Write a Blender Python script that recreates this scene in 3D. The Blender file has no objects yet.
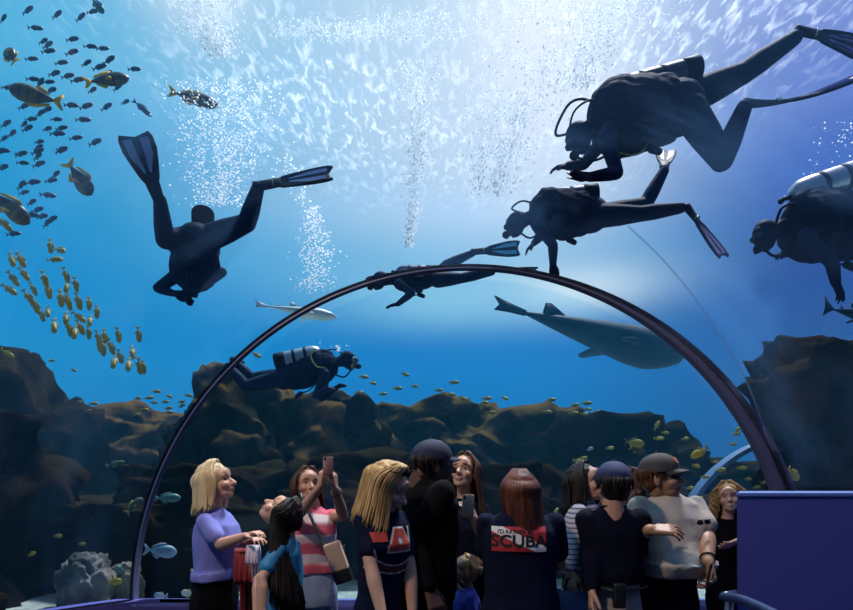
import bpy, bmesh, math, random
from mathutils import Vector, Matrix, noise, Quaternion
from mathutils.bvhtree import BVHTree
PI = math.pi
random.seed(7)
scene = bpy.context.scene
C = scene.collection

# ------------------------------------------------------------------ camera
FPX = 569.0
CAM = Vector((0, 0, 1.58))
PITCH = 0.0; HZ = 475   # level camera, lens shifted up; horizon row
cd = bpy.data.cameras.new('camera'); cam = bpy.data.objects.new('camera', cd); C.objects.link(cam)
cd.sensor_width = 36; cd.shift_y = (HZ - 305) / 853; cd.lens = 36 * FPX / 853; cd.clip_start = .05; cd.clip_end = 500
cam.location = CAM; cam.rotation_euler = (PI / 2 + PITCH, 0, 0)
scene.camera = cam
scene.view_settings.view_transform = 'Standard'; scene.view_settings.look = 'None'
scene.view_settings.gamma = 1; scene.view_settings.exposure = 0
scene.view_settings.use_curve_mapping = False
try:
    scene.cycles.use_denoising = True
    scene.cycles.max_bounces = 10; scene.cycles.transparent_max_bounces = 24
    scene.cycles.volume_bounces = 1; scene.cycles.caustics_reflective = False; scene.cycles.caustics_refractive = False
    scene.cycles.sample_clamp_indirect = 4
except Exception: pass

def ray(px, py):
    cx = (px - 426.5) / FPX; cy = (HZ - py) / FPX
    return Vector((cx, 1, cy))
def at(px, py, Y):
    d = ray(px, py); return CAM + d * (Y / d.y)
def atr(px, py, dist):
    d = ray(px, py).normalized(); return CAM + d * dist

# ------------------------------------------------------------------ objects
def setp(o, label=None, cat=None, group=None, kind=None):
    if label: o['label'] = label
    if cat: o['category'] = cat
    if group: o['group'] = group
    if kind: o['kind'] = kind
    return o
def empty(name, loc, label=None, cat=None, group=None):
    o = bpy.data.objects.new(name, None); C.objects.link(o); o.location = loc
    o.empty_display_size = .1
    return setp(o, label, cat, group)
def link(name, me, mats, parent=None, smooth=True):
    o = bpy.data.objects.new(name, me); C.objects.link(o)
    if not isinstance(mats, (list, tuple)): mats = [mats]
    if len(me.materials): idx = [p.material_index for p in me.polygons]; me.materials.clear(); [setattr(p, 'material_index', i) for p, i in zip(me.polygons, idx)]
    for m in mats: me.materials.append(m)
    if smooth:
        for p in me.polygons: p.use_smooth = True
    if parent is not None:
        o.parent = parent
        bpy.context.view_layer.update() if False else None
        pl = Matrix.Translation(parent.location) if parent.type == 'EMPTY' and parent.parent is None else None
        if pl is not None: o.matrix_parent_inverse = pl.inverted()
        elif parent.parent is not None: o.matrix_parent_inverse = Matrix.Identity(4)
    return o
def bm_mesh(bm, name='m'):
    me = bpy.data.meshes.new(name); bm.to_mesh(me); bm.free(); return me

# ------------------------------------------------------------------ materials
MATS = {}
def mat(name, col, rough=.6, metal=0, spec=.5, noise_amt=0, noise_scale=8, col2=None, bump=0, bump_scale=40, trans=0, sheen=0, alpha=1, stretch=None, emit=None):
    if name in MATS: return MATS[name]
    m = bpy.data.materials.new(name); m.use_nodes = True
    nt = m.node_tree; b = nt.nodes['Principled BSDF']
    b.inputs['Base Color'].default_value = (*col, 1); b.inputs['Roughness'].default_value = rough
    b.inputs['Metallic'].default_value = metal; b.inputs['Specular IOR Level'].default_value = spec
    if sheen: b.inputs['Sheen Weight'].default_value = sheen
    if emit:
        b.inputs['Emission Color'].default_value = (*emit[:3], 1); b.inputs['Emission Strength'].default_value = emit[3]
    if alpha < 1: b.inputs['Alpha'].default_value = alpha
    if col2 is not None or bump:
        tc = nt.nodes.new('ShaderNodeTexCoord'); mp = nt.nodes.new('ShaderNodeMapping')
        nt.links.new(tc.outputs['Object'], mp.inputs['Vector'])
        if stretch: mp.inputs['Scale'].default_value = stretch
    if col2 is not None:
        n = nt.nodes.new('ShaderNodeTexNoise'); n.inputs['Scale'].default_value = noise_scale; n.inputs['Detail'].default_value = 5
        r = nt.nodes.new('ShaderNodeValToRGB'); r.color_ramp.elements[0].position = .4; r.color_ramp.elements[1].position = .62
        r.color_ramp.elements[0].color = (*col, 1); r.color_ramp.elements[1].color = (*col2, 1)
        nt.links.new(mp.outputs[0], n.inputs['Vector']); nt.links.new(n.outputs['Fac'], r.inputs['Fac'])
        nt.links.new(r.outputs['Color'], b.inputs['Base Color'])
    if bump:
        n2 = nt.nodes.new('ShaderNodeTexNoise'); n2.inputs['Scale'].default_value = bump_scale; n2.inputs['Detail'].default_value = 4
        bp = nt.nodes.new('ShaderNodeBump'); bp.inputs['Strength'].default_value = bump; bp.inputs['Distance'].default_value = .02
        nt.links.new(mp.outputs[0], n2.inputs['Vector']); nt.links.new(n2.outputs['Fac'], bp.inputs['Height'])
        nt.links.new(bp.outputs[0], b.inputs['Normal'])
    MATS[name] = m; return m

# ------------------------------------------------------------------ mesh tools
def add_box(bm, c, s, rot=None):
    r = bmesh.ops.create_cube(bm, size=1)
    M = Matrix.Translation(c) @ (rot.to_4x4() if rot is not None else Matrix()) @ Matrix.Diagonal((*s, 1))
    bmesh.ops.transform(bm, matrix=M, verts=r['verts']); return r['verts']
def box_mesh(c, s, bev=0, rot=None, seg=2):
    bm = bmesh.new(); add_box(bm, Vector((0, 0, 0)), s)
    if bev: bmesh.ops.bevel(bm, geom=bm.edges[:], offset=bev, segments=seg, profile=.6, affect='EDGES')
    bmesh.ops.transform(bm, matrix=Matrix.Translation(c) @ (rot.to_4x4() if rot is not None else Matrix()), verts=bm.verts)
    return bm_mesh(bm)
def frame_of(d, up=Vector((0, 0, 1))):
    d = d.normalized()
    if abs(d.dot(up)) > .98: up = Vector((0, 1, 0)) if abs(d.y) < .9 else Vector((1, 0, 0))
    x = up.cross(d).normalized(); y = d.cross(x)
    return Matrix((x, y, d)).transposed()
def add_ell(bm, c, r, rot=None, seg=16):
    if isinstance(r, (int, float)): r = (r, r, r)
    q = bmesh.ops.create_uvsphere(bm, u_segments=seg, v_segments=max(8, seg * 2 // 3), radius=1)
    M = Matrix.Translation(c) @ (rot.to_4x4() if rot is not None else Matrix()) @ Matrix.Diagonal((r[0], r[1], r[2], 1))
    bmesh.ops.transform(bm, matrix=M, verts=q['verts'])
def add_cap(bm, a, b, ra, rb, sx=1, sy=1, seg=14, R=None):
    """closed tapered capsule from a to b; sx, sy squash the section (in the frame R or of the axis)"""
    a = Vector(a); b = Vector(b); d = b - a; L = d.length
    if L < 1e-5: add_ell(bm, a, ra); return
    F = R if R is not None else frame_of(d)
    if R is not None:
        z = d.normalized(); x = (R.col[0] - z * R.col[0].dot(z)).normalized(); y = z.cross(x); F = Matrix((x, y, z)).transposed()
    rings = []
    prof = []
    for k in range(1, 5):
        t = PI / 2 * k / 4; prof.append((-ra * math.cos(t), ra * math.sin(t)))
    n = max(1, int(L / max(.02, (ra + rb) / 2)) if L < 10 else 3); n = min(n, 8)
    for k in range(1, n): t = k / n; prof.append((L * t, ra + (rb - ra) * t))
    for k in range(4): t = PI / 2 * k / 4; prof.append((L + rb * math.sin(t), rb * math.cos(t)))
    v0 = bm.verts.new(a + F @ Vector((0, 0, -ra)))
    prev = None
    for z, r in prof:
        ring = [bm.verts.new(a + F @ Vector((r * sx * math.cos(2 * PI * i / seg), r * sy * math.sin(2 * PI * i / seg), z))) for i in range(seg)]
        if prev is None:
            for i in range(seg): bm.faces.new((v0, ring[(i + 1) % seg], ring[i]))
        else:
            for i in range(seg): bm.faces.new((prev[i], prev[(i + 1) % seg], ring[(i + 1) % seg], ring[i]))
        prev = ring
    v1 = bm.verts.new(a + F @ Vector((0, 0, L + rb)))
    for i in range(seg): bm.faces.new((prev[i], prev[(i + 1) % seg], v1))
def add_chain(bm, pts, sx=1, sy=1, R=None, seg=14):
    for (a, ra), (b, rb) in zip(pts, pts[1:]): add_cap(bm, a, b, ra, rb, sx, sy, seg, R)
def catmull(pts, n=6):
    P = [Vector(p) for p in pts]; out = []
    P = [P[0] * 2 - P[1]] + P + [P[-1] * 2 - P[-2]]
    for i in range(1, len(P) - 2):
        for k in range(n):
            t = k / n; a, b, c, d = P[i - 1:i + 3]
            out.append(.5 * ((2 * b) + (c - a) * t + (2 * a - 5 * b + 4 * c - d) * t * t + (3 * b - a - 3 * c + d) * t ** 3))
    out.append(P[-2]); return out
def add_tube(bm, pts, rad, seg=8, flat=1, up=Vector((0, 0, 1)), caps=True):
    """swept tube; rad = number or function of t"""
    pts = [Vector(p) for p in pts]; n = len(pts); prev = None; X = None
    for i, p in enumerate(pts):
        d = (pts[min(i + 1, n - 1)] - pts[max(i - 1, 0)]).normalized()
        if X is None:
            X = up.cross(d)
            if X.length < .05: X = Vector((1, 0, 0)).cross(d)
        X = (X - d * X.dot(d)).normalized(); Yv = d.cross(X)
        r = rad(i / (n - 1)) if callable(rad) else rad
        ring = [bm.verts.new(p + X * (r * math.cos(2 * PI * k / seg)) + Yv * (r * flat * math.sin(2 * PI * k / seg))) for k in range(seg)]
        if prev:
            for k in range(seg): bm.faces.new((prev[k], prev[(k + 1) % seg], ring[(k + 1) % seg], ring[k]))
        elif caps: bm.faces.new(ring[::-1])
        prev = ring
    if caps: bm.faces.new(prev)
def tube_mesh(pts, rad, seg=8, **k):
    bm = bmesh.new(); add_tube(bm, pts, rad, seg, **k); return bm_mesh(bm)
def cyl_mesh(a, b, ra, rb=None, seg=24, bev=.1):
    rb = ra if rb is None else rb; a = Vector(a); b = Vector(b); d = b - a
    bm = bmesh.new(); add_tube(bm, [a, a + d * .001, a + d * .03, a + d * .97, a + d * .999, b],
        lambda t: (ra + (rb - ra) * t) * (.9 if t in (0, 1) else (.96 if t in (.2, .8) else 1)), seg); return bm_mesh(bm)
def remesh(bm, vox=.008, smooth=4, disp=None, post=None):
    """voxel-union of everything in bm, then smoothed: ONE continuous surface"""
    me = bm_mesh(bm)
    o = bpy.data.objects.new('tmp', me); C.objects.link(o)
    m = o.modifiers.new('r', 'REMESH'); m.mode = 'VOXEL'; m.voxel_size = vox
    if smooth: s = o.modifiers.new('s', 'SMOOTH'); s.iterations = smooth; s.factor = .5
    dg = bpy.context.evaluated_depsgraph_get()
    out = bpy.data.meshes.new_from_object(o.evaluated_get(dg))
    bpy.data.objects.remove(o); bpy.data.meshes.remove(me)
    if disp:
        ns = [v.normal.copy() for v in out.vertices]
        for v, n in zip(out.vertices, ns): v.co = v.co + disp(v.co, n)
    return out
def shrink_to(me, target_me, direction, off=.003):
    """drape a flat print onto a garment along direction"""
    bm = bmesh.new(); bm.from_mesh(target_me); tree = BVHTree.FromBMesh(bm); miss = []
    for v in me.vertices:
        h = tree.ray_cast(v.co - direction * .5, direction, 1.0)
        if h[0] is not None: v.co = h[0] - direction * off
        else: miss.append(v.index)
    bm.free()
    if miss:
        b = bmesh.new(); b.from_mesh(me); b.verts.ensure_lookup_table()
        bmesh.ops.delete(b, geom=[b.verts[i] for i in miss], context='VERTS'); b.to_mesh(me); b.free()
DENS = 0.008
# ------------------------------------------------------------------ light of the water (world)
def build_world():
    w = bpy.data.worlds.new('daylit_water'); scene.world = w; w.use_nodes = True
    nt = w.node_tree; N = nt.nodes; L = nt.links; bg = N['Background']
    tc = N.new('ShaderNodeTexCoord'); sep = N.new('ShaderNodeSeparateXYZ'); L.new(tc.outputs['Generated'], sep.inputs[0])
    def M(op, a, b=None, c=None, clamp=False):
        n = N.new('ShaderNodeMath'); n.operation = op; n.use_clamp = clamp
        for i, v in enumerate((a, b, c)):
            if v is None: continue
            if isinstance(v, (int, float)): n.inputs[i].default_value = v
            else: L.new(v, n.inputs[i])
        return n.outputs[0]
    el = M('MULTIPLY', M('ARCSINE', sep.outputs['Z']), 180 / PI)
    az = M('MULTIPLY', M('ARCTAN2', sep.outputs['X'], sep.outputs['Y']), 180 / PI)
    def srgb(c):
        return tuple(((v / 255) / 12.92 if v / 255 < .04045 else ((v / 255 + .055) / 1.055) ** 2.4) for v in c)
    t = M('DIVIDE', M('ADD', el, 30), 120, clamp=True)
    def ramp(stops):
        r = N.new('ShaderNodeValToRGB'); r.color_ramp.interpolation = 'EASE'
        e = r.color_ramp.elements
        while len(e) < len(stops): e.new(.5)
        for x, (deg, col) in zip(e, stops): x.position = (deg + 30) / 120; x.color = (*srgb(col), 1)
        L.new(t, r.inputs['Fac']); return r.outputs['Color']
    left = ramp(WORLD_L); mid = ramp(WORLD_M); right = ramp(WORLD_R)
    def mr(v, a, b):
        n = N.new('ShaderNodeMapRange'); n.interpolation_type = 'SMOOTHSTEP'
        L.new(v, n.inputs[0]); n.inputs[1].default_value = a; n.inputs[2].default_value = b; return n.outputs[0]
    def mix(f, a, b, mode='MIX'):
        n = N.new('ShaderNodeMix'); n.data_type = 'RGBA'; n.blend_type = mode
        if isinstance(f, (int, float)): n.inputs[0].default_value = f
        else: L.new(f, n.inputs[0])
        for i, v in ((6, a), (7, b)):
            if isinstance(v, tuple): n.inputs[i].default_value = (*v, 1)
            else: L.new(v, n.inputs[i])
        return n.outputs[2]
    c = mix(mr(az, -38, 4), left, mid); c = mix(mr(az, 8, 36), c, right)
    # broad glare of the sun through the surface, with stretched glitter
    def lobe(a0, e0, wa, we):
        x = M('DIVIDE', M('SUBTRACT', az, a0), wa); y = M('DIVIDE', M('SUBTRACT', el, e0), we)
        return M('EXPONENT', M('MULTIPLY', M('ADD', M('MULTIPLY', x, x), M('MULTIPLY', y, y)), -1))
    for a0, e0, wa, we, col, k in LOBES:
        c = mix(M('MULTIPLY', lobe(a0, e0, wa, we), k), c, col)
    behind = mr(sep.outputs['Y'], .05, -.6)
    c = mix(M('MULTIPLY', behind, .85), c, (0.005, .03, .09))
    L.new(c, bg.inputs['Color']); bg.inputs['Strength'].default_value = 1.0
WORLD_L = [(-30, (0, 12, 30)), (-8, (0, 40, 80)), (2, (0, 112, 180)), (16, (0, 135, 200)), (25, (38, 152, 206)), (33, (88, 181, 223)), (48, (145, 207, 238))]
WORLD_M = [(-30, (0, 12, 30)), (-8, (0, 40, 80)), (2, (0, 100, 170)), (12, (0, 116, 192)), (20, (114, 185, 226)), (26, (168, 210, 239)), (35, (195, 224, 245)), (60, (215, 232, 250))]
WORLD_R = [(-30, (10, 10, 40)), (-8, (20, 28, 80)), (2, (24, 48, 120)), (17, (42, 66, 145)), (24, (66, 98, 182)), (30, (108, 133, 208)), (38, (155, 172, 226))]
LOBES = [(15, 17.5, 7, 2.2, (.75, .9, 1), .75), (2, 17, 9, 2.5, (.35, .68, .85), .6), (12, 37, 8, 11, (1.05, 1.05, 1.15), .92), (5, 30, 14, 9, (.62, .74, .93), .5), (-22, 40, 5, 4, (.9, .95, 1), .8)]
build_world()

sun = bpy.data.lights.new('sun', 'SUN'); so = bpy.data.objects.new('sun', sun); C.objects.link(so)
sun.energy = 5.0; sun.angle = math.radians(8); sun.color = (.95, .98, 1)
sd = Vector((.22, .42, 1.0)).normalized()     # towards the sun: ahead, a little right, high
so.rotation_euler = sd.to_track_quat('Z', 'Y').to_euler(); so.location = (3, 6, 12)
so['kind'] = 'structure'

# ------------------------------------------------------------------ tunnel
AX, AZ, AR, AY = .37, .45, 3.0, 5.1     # axis x, springing height, radius, plane of the joint
Y0 = -5.0
def tint(m, nodes): return m
def acrylic(name, haze, tintc, streak=.0):
    m = bpy.data.materials.new(name); m.use_nodes = True; nt = m.node_tree; N = nt.nodes; L = nt.links; N.clear()
    out = N.new('ShaderNodeOutputMaterial'); tr = N.new('ShaderNodeBsdfTransparent'); gl = N.new('ShaderNodeBsdfGlossy')
    gl.inputs['Roughness'].default_value = .02
    tr.inputs['Color'].default_value = (*tintc, 1)
    tl = N.new('ShaderNodeBsdfTranslucent'); tl.inputs['Color'].default_value = (.22, .5, 1, 1)
    mh = N.new('ShaderNodeMixShader'); L.new(tr.outputs[0], mh.inputs[1]); L.new(tl.outputs[0], mh.inputs[2])
    fr = N.new('ShaderNodeFresnel'); fr.inputs['IOR'].default_value = 1.25
    mx = N.new('ShaderNodeMixShader'); L.new(fr.outputs[0], mx.inputs[0]); L.new(mh.outputs[0], mx.inputs[1]); L.new(gl.outputs[0], mx.inputs[2])
    # ghost reflections painted as stretched streaks in the sheet's haze
    tc = N.new('ShaderNodeTexCoord'); mp = N.new('ShaderNodeMapping'); mp.inputs['Scale'].default_value = (.35, 2.2, .35); mp.inputs['Rotation'].default_value = (.25, .2, .5)
    L.new(tc.outputs['Object'], mp.inputs[0]); n = N.new('ShaderNodeTexNoise'); n.inputs['Scale'].default_value = 1.6; n.inputs['Detail'].default_value = 6; n.inputs['Roughness'].default_value = .6
    L.new(mp.outputs[0], n.inputs[0]); mr = N.new('ShaderNodeMapRange'); mr.inputs[1].default_value = .5; mr.inputs[2].default_value = .8
    mr.inputs[3].default_value = haze; mr.inputs[4].default_value = haze + streak
    L.new(n.outputs['Fac'], mr.inputs[0]); L.new(mr.outputs[0], mh.inputs[0])
    L.new(mx.outputs[0], out.inputs[0]); return m
acr_roof = acrylic('acrylic_roof', .008, (.97, .985, 1), .055)
acr_win = acrylic('acrylic_window', .003, (.9, .97, 1), .012)

DC = Vector((AX, 1.6, AZ)); DR = math.sqrt(AR ** 2 + (AY - 1.6) ** 2); YB_ = -1.7
def clipped_sphere(r, y0, y1, zmin=None, fill=True):
    bm = bmesh.new(); bmesh.ops.create_uvsphere(bm, u_segments=96, v_segments=64, radius=r)
    bmesh.ops.translate(bm, vec=DC, verts=bm.verts)
    for co, no in ((Vector((0, y1, 0)), Vector((0, 1, 0))), (Vector((0, y0, 0)), Vector((0, -1, 0)))):
        g = bmesh.ops.bisect_plane(bm, geom=bm.verts[:] + bm.edges[:] + bm.faces[:], plane_co=co, plane_no=no, clear_outer=True)
        if fill:
            es = [e for e in g['geom_cut'] if isinstance(e, bmesh.types.BMEdge)]
            bmesh.ops.contextual_create(bm, geom=es)
    return bm
def dome_mesh():
    bm = clipped_sphere(DR, YB_, AY - .02, fill=False)
    bmesh.ops.bisect_plane(bm, geom=bm.verts[:] + bm.edges[:] + bm.faces[:], plane_co=(0, 0, .47), plane_no=(0, 0, -1), clear_outer=True)
    # right of the hall the sheet starts on the higher sill
    geo = [f for f in bm.faces if f.calc_center_median().x > .4]
    g = set(geo); ed = {e for f in geo for e in f.edges}; ve = {v for f in geo for v in f.verts}
    bmesh.ops.bisect_plane(bm, geom=list(g) + list(ed) + list(ve), plane_co=(0, 0, SILLZ), plane_no=(0, 0, -1), clear_outer=False)
    bmesh.ops.delete(bm, geom=[f for f in bm.faces if f.calc_center_median().x > .4 and f.calc_center_median().z < SILLZ], context='FACES')
    r = bmesh.ops.solidify(bm, geom=bm.faces[:], thickness=.06)
    return bm_mesh(bm)
SILLZ = 1.42
setp(link('window_1', dome_mesh(), acr_roof), 'clear curved acrylic dome over the viewing hall', 'window', kind='structure')
blue_paint = mat('blue_paint', (.10, .105, .42), .55, bump=.05, bump_scale=60)
blue_trim = mat('blue_trim', (.16, .24, .55), .4)
rib_m = mat('rib_metal', (.17, .18, .33), .4, spec=.4)
rib_face = mat('rib_face', (.13, .13, .27), .45, spec=.4)
# rib at the joint: flat bar bent round, with a raised edge strip
def arc_bar(cx, cz, r, y, a0, a1, wr, wy, n=120):
    bm = bmesh.new(); prev = None
    for i in range(n + 1):
        a = a0 + (a1 - a0) * i / n; c, s = math.cos(a), math.sin(a)
        w0 = wr(a) if callable(wr) else wr
        ring = [bm.verts.new((cx + (r + dr) * c, y + dy, cz + (r + dr) * s)) for dr, dy in ((-w0 / 2, -wy / 2), (w0 / 2, -wy / 2), (w0 / 2, wy / 2), (-w0 / 2, wy / 2))]
        if prev:
            for k in range(4): bm.faces.new((prev[k], ring[k], ring[(k + 1) % 4], prev[(k + 1) % 4]))
        else: bm.faces.new(ring)
        prev = ring
    bm.faces.new(prev[::-1]); bmesh.ops.recalc_face_normals(bm, faces=bm.faces[:]); return bm_mesh(bm)
arch = setp(link('trim_1', arc_bar(AX, AZ, AR - .01, AY, -.06, PI + .06, lambda a: .034 + .15 * max(0, min(1, (1.45 - a) / 1.1)) ** 1.3, .09), rib_m, smooth=False), 'dark metal arch ring where the tunnel roof meets the end window', 'arch', kind='structure')
link('arch_edge_strip', arc_bar(AX, AZ, AR - .028, AY - .048, 1.5, PI + .06, .012, .012), blue_trim, arch, smooth=False)

# far side of the joint: the end window, slightly bowed, in its plane behind the ring
bm = bmesh.new(); prev = None
for i in range(49):
    x = AX - 2.9 + 5.8 * i / 48; top = AZ + math.sqrt(max(0, 2.9 ** 2 - (x - AX) ** 2)); col = []
    for yy in (AY + .03, AY + .08):
        col.append([bm.verts.new((x, yy, .42 + (top - .42) * k / 6)) for k in range(7)])
    if prev:
        for s in (0, 1):
            for k in range(6):
                q = (prev[s][k], col[s][k], col[s][k + 1], prev[s][k + 1]); bm.faces.new(q if s == 0 else q[::-1])
    prev = col
setp(link('window_2', bm_mesh(bm), acr_win, smooth=False), 'flat clear window filling the arch at the end of the tunnel', 'window', kind='structure')

# hall: floor, ledge, platform
carpet = mat('carpet', (.012, .013, .03), .95, bump=.3, bump_scale=200)
def disc(r, z0, z1, n=96, y1=AY):
    bm = bmesh.new()
    pts = [Vector((DC.x + r * math.cos(2 * PI * i / n), min(max(DC.y + r * math.sin(2 * PI * i / n), YB_), y1), z0)) for i in range(n)]
    a = [bm.verts.new(p) for p in pts]; b = [bm.verts.new((p.x, p.y, z1)) for p in pts]
    bm.faces.new(a[::-1]); bm.faces.new(b)
    for i in range(n): bm.faces.new((a[i], a[(i + 1) % n], b[(i + 1) % n], b[i]))
    return bm_mesh(bm)
setp(link('floor', disc(DR - .02, -.1, 0), carpet, smooth=False), kind='structure')
dark_wall = mat('dark_wall', (.015, .018, .04), .8)
bm = bmesh.new(); rr = math.sqrt(DR ** 2 - (YB_ - DC.y) ** 2) - .02
for y, f in ((YB_, 1), (YB_ - .15, 0)):
    vs = [bm.verts.new((DC.x + rr * math.cos(PI * i / 60), y, max(0, DC.z + rr * math.sin(PI * i / 60)))) for i in range(61)] + [bm.verts.new((DC.x - rr, y, 0)), bm.verts.new((DC.x + rr, y, 0))]
    bm.faces.new(vs if not f else vs[::-1])
setp(link('wall_back', bm_mesh(bm), dark_wall, smooth=False), kind='structure')
def arc_wall(a0, a1, r0, r1, z0, z1, n=60, ymax=AY):
    bm = bmesh.new(); prev = None
    for i in range(n + 1):
        a = a0 + (a1 - a0) * i / n
        ring = [bm.verts.new((DC.x + r * math.cos(a), max(YB_, min(ymax, DC.y + r * math.sin(a))), z)) for r, z in ((r0, z0), (r1, z0), (r1, z1), (r0, z1))]
        if prev:
            for k in range(4): bm.faces.new((prev[k], ring[k], ring[(k + 1) % 4], prev[(k + 1) % 4]))
        else: bm.faces.new(ring)
        prev = ring
    bm.faces.new(prev[::-1]); bmesh.ops.recalc_face_normals(bm, faces=bm.faces[:]); return bm_mesh(bm)
rs = math.sqrt(DR ** 2 - (SILLZ - AZ) ** 2); aj = math.acos(AR / DR)
aR = math.asin((AY - DC.y) / (rs)) if (AY - DC.y) < rs else PI / 2
setp(link('wall_end', box_mesh((AX, AY + .02, .21), (6.05, .3, .46), .015), blue_paint, smooth=False), kind='structure')
setp(link('wall_left', arc_wall(PI / 2 + .5, 3 * PI / 2 - .7, DR - .12, DR + .1, 0, .47), blue_paint, smooth=False), kind='structure')
setp(link('wall_right', arc_wall(-PI / 2 + .7, aR + .12, rs - .06, rs + .25, 0, SILLZ), blue_paint, smooth=False), kind='structure')
setp(link('trim_2', arc_wall(-PI / 2 + .7, aR + .14, rs - .14, rs + .02, SILLZ - .035, SILLZ + .02), blue_trim, smooth=False), 'pale blue sill under the curved side glass', 'sill', kind='structure')
# ledge run further out on the right, in front of the window
# pier
def pier_mesh(z0, z1, g=0):
    bm = bmesh.new(); q = [(1.577 - g, 2.89 - g), (4.1, 2.89 - g), (4.1, 3.25 + g), (1.80 - g, 3.25 + g)]
    a = [bm.verts.new((x, y, z0)) for x, y in q]; b = [bm.verts.new((x, y, z1)) for x, y in q]
    bm.faces.new(a[::-1]); bm.faces.new(b)
    for i in range(4): bm.faces.new((a[i], a[(i + 1) % 4], b[(i + 1) % 4], b[i]))
    bmesh.ops.bevel(bm, geom=bm.edges[:], offset=.006, segments=2, affect='EDGES'); return bm_mesh(bm)
pl = setp(link('pier', pier_mesh(0, 1.47), blue_paint, smooth=False), 'solid blue painted barrier pier beside the handrail', 'barrier')
link('top_edge', pier_mesh(1.467, 1.489, .01), blue_trim, pl, smooth=False)

# ------------------------------------------------------------------ water
def water_body():
    bm = bmesh.new()
    X0, X1, YA, YB, ZA, ZB = -26, 26, -9, 34, -1.5, 8.0
    add_box(bm, ((X0 + X1) / 2, (YA + YB) / 2, (ZA + ZB) / 2), (X1 - X0, YB - YA, ZB - ZA))
    # the dry tunnel cut out of it
    b2 = clipped_sphere(DR + .1, YB_ - .3, AY + .13)
    me = bm_mesh(b2); b3 = bmesh.new(); b3.from_mesh(me)
    bmesh.ops.recalc_face_normals(b3, faces=b3.faces[:]); bmesh.ops.reverse_faces(b3, faces=b3.faces[:]); me2 = bm_mesh(b3)
    bm.from_mesh(me2); return bm_mesh(bm)
wm = bpy.data.materials.new('water_volume'); wm.use_nodes = True; nt = wm.node_tree; nt.nodes.clear()
o_ = nt.nodes.new('ShaderNodeOutputMaterial'); pv = nt.nodes.new('ShaderNodeVolumePrincipled')
pv.inputs['Color'].default_value = (.12, .58, .95, 1); pv.inputs['Density'].default_value = DENS; pv.inputs['Anisotropy'].default_value = .0
pv.inputs['Absorption Color'].default_value = (.2, .6, .85, 1)
nt.links.new(pv.outputs[0], o_.inputs['Volume'])
if DENS > 0:
    setp(link('water', water_body(), wm, smooth=False), 'clear blue water filling the tank', 'water', kind='structure')

# underside of the surface: rippled, glittering
sm = bpy.data.materials.new('water_surface'); sm.use_nodes = True; nt = sm.node_tree; N = nt.nodes; L = nt.links; N.clear()
out = N.new('ShaderNodeOutputMaterial'); tr = N.new('ShaderNodeBsdfTransparent'); tl = N.new('ShaderNodeBsdfTranslucent'); tl.inputs[0].default_value = (1, 1, 1, 1)
gl = N.new('ShaderNodeBsdfGlossy'); gl.inputs['Roughness'].default_value = .1
tc = N.new('ShaderNodeTexCoord'); mp = N.new('ShaderNodeMapping'); mp.inputs['Scale'].default_value = (1.9, .8, 1); mp.inputs['Rotation'].default_value = (0, 0, .35)
L.new(tc.outputs['Object'], mp.inputs[0])
n1 = N.new('ShaderNodeTexNoise'); n1.inputs['Scale'].default_value = 4.4; n1.inputs['Detail'].default_value = 3; n1.inputs['Distortion'].default_value = .6
n2 = N.new('ShaderNodeTexNoise'); n2.inputs['Scale'].default_value = .16; n2.inputs['Detail'].default_value = 3
L.new(mp.outputs[0], n1.inputs[0]); L.new(tc.outputs['Object'], n2.inputs[0])
r1 = N.new('ShaderNodeMapRange'); r1.inputs[1].default_value = .5; r1.inputs[2].default_value = .72
r2 = N.new('ShaderNodeMapRange'); r2.inputs[1].default_value = .42; r2.inputs[2].default_value = .68; r2.inputs[3].default_value = .15
L.new(n1.outputs[0], r1.inputs[0]); L.new(n2.outputs[0], r2.inputs[0])
mm = N.new('ShaderNodeMath'); mm.operation = 'MULTIPLY'; sx = N.new('ShaderNodeVectorMath'); sx.operation = 'DISTANCE'; L.new(tc.outputs['Object'], sx.inputs[0]); sx.inputs[1].default_value = (.9, 8.0, 7.9)
r3 = N.new('ShaderNodeMapRange'); r3.interpolation_type = 'SMOOTHSTEP'; r3.inputs[1].default_value = 2.5; r3.inputs[2].default_value = 7; r3.inputs[3].default_value = 1; r3.inputs[4].default_value = .03
L.new(sx.outputs['Value'], r3.inputs[0]); m3 = N.new('ShaderNodeMath'); m3.operation = 'MULTIPLY'; L.new(r2.outputs[0], m3.inputs[0]); L.new(r3.outputs[0], m3.inputs[1])
L.new(r1.outputs[0], mm.inputs[0]); L.new(m3.outputs[0], mm.inputs[1])
ma = N.new('ShaderNodeMath'); ma.operation = 'MULTIPLY_ADD'; L.new(mm.outputs[0], ma.inputs[0]); ma.inputs[1].default_value = .6; ma.inputs[2].default_value = .0
mx = N.new('ShaderNodeMixShader'); L.new(ma.outputs[0], mx.inputs[0]); L.new(tr.outputs[0], mx.inputs[1]); L.new(tl.outputs[0], mx.inputs[2]); L.new(mx.outputs[0], out.inputs[0])
bm = bmesh.new()
nx, ny = 60, 60; G = []
for j in range(ny + 1):
    row = []
    for i in range(nx + 1):
        x = -26 + 52 * i / nx; y = -9 + 37 * j / ny
        row.append(bm.verts.new((x, y, 7.9 + .10 * noise.noise(Vector((x * .7, y * .7, 0))) - (0.25 * noise.noise(Vector((x * .3, 3, 1))) if j == ny else 0))))
    G.append(row)
for j in range(ny):
    for i in range(nx): bm.faces.new((G[j][i], G[j][i + 1], G[j + 1][i + 1], G[j + 1][i]))
setp(link('water_surface', bm_mesh(bm), sm), 'rippled sunlit underside of the water surface', 'water surface', kind='structure')

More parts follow.
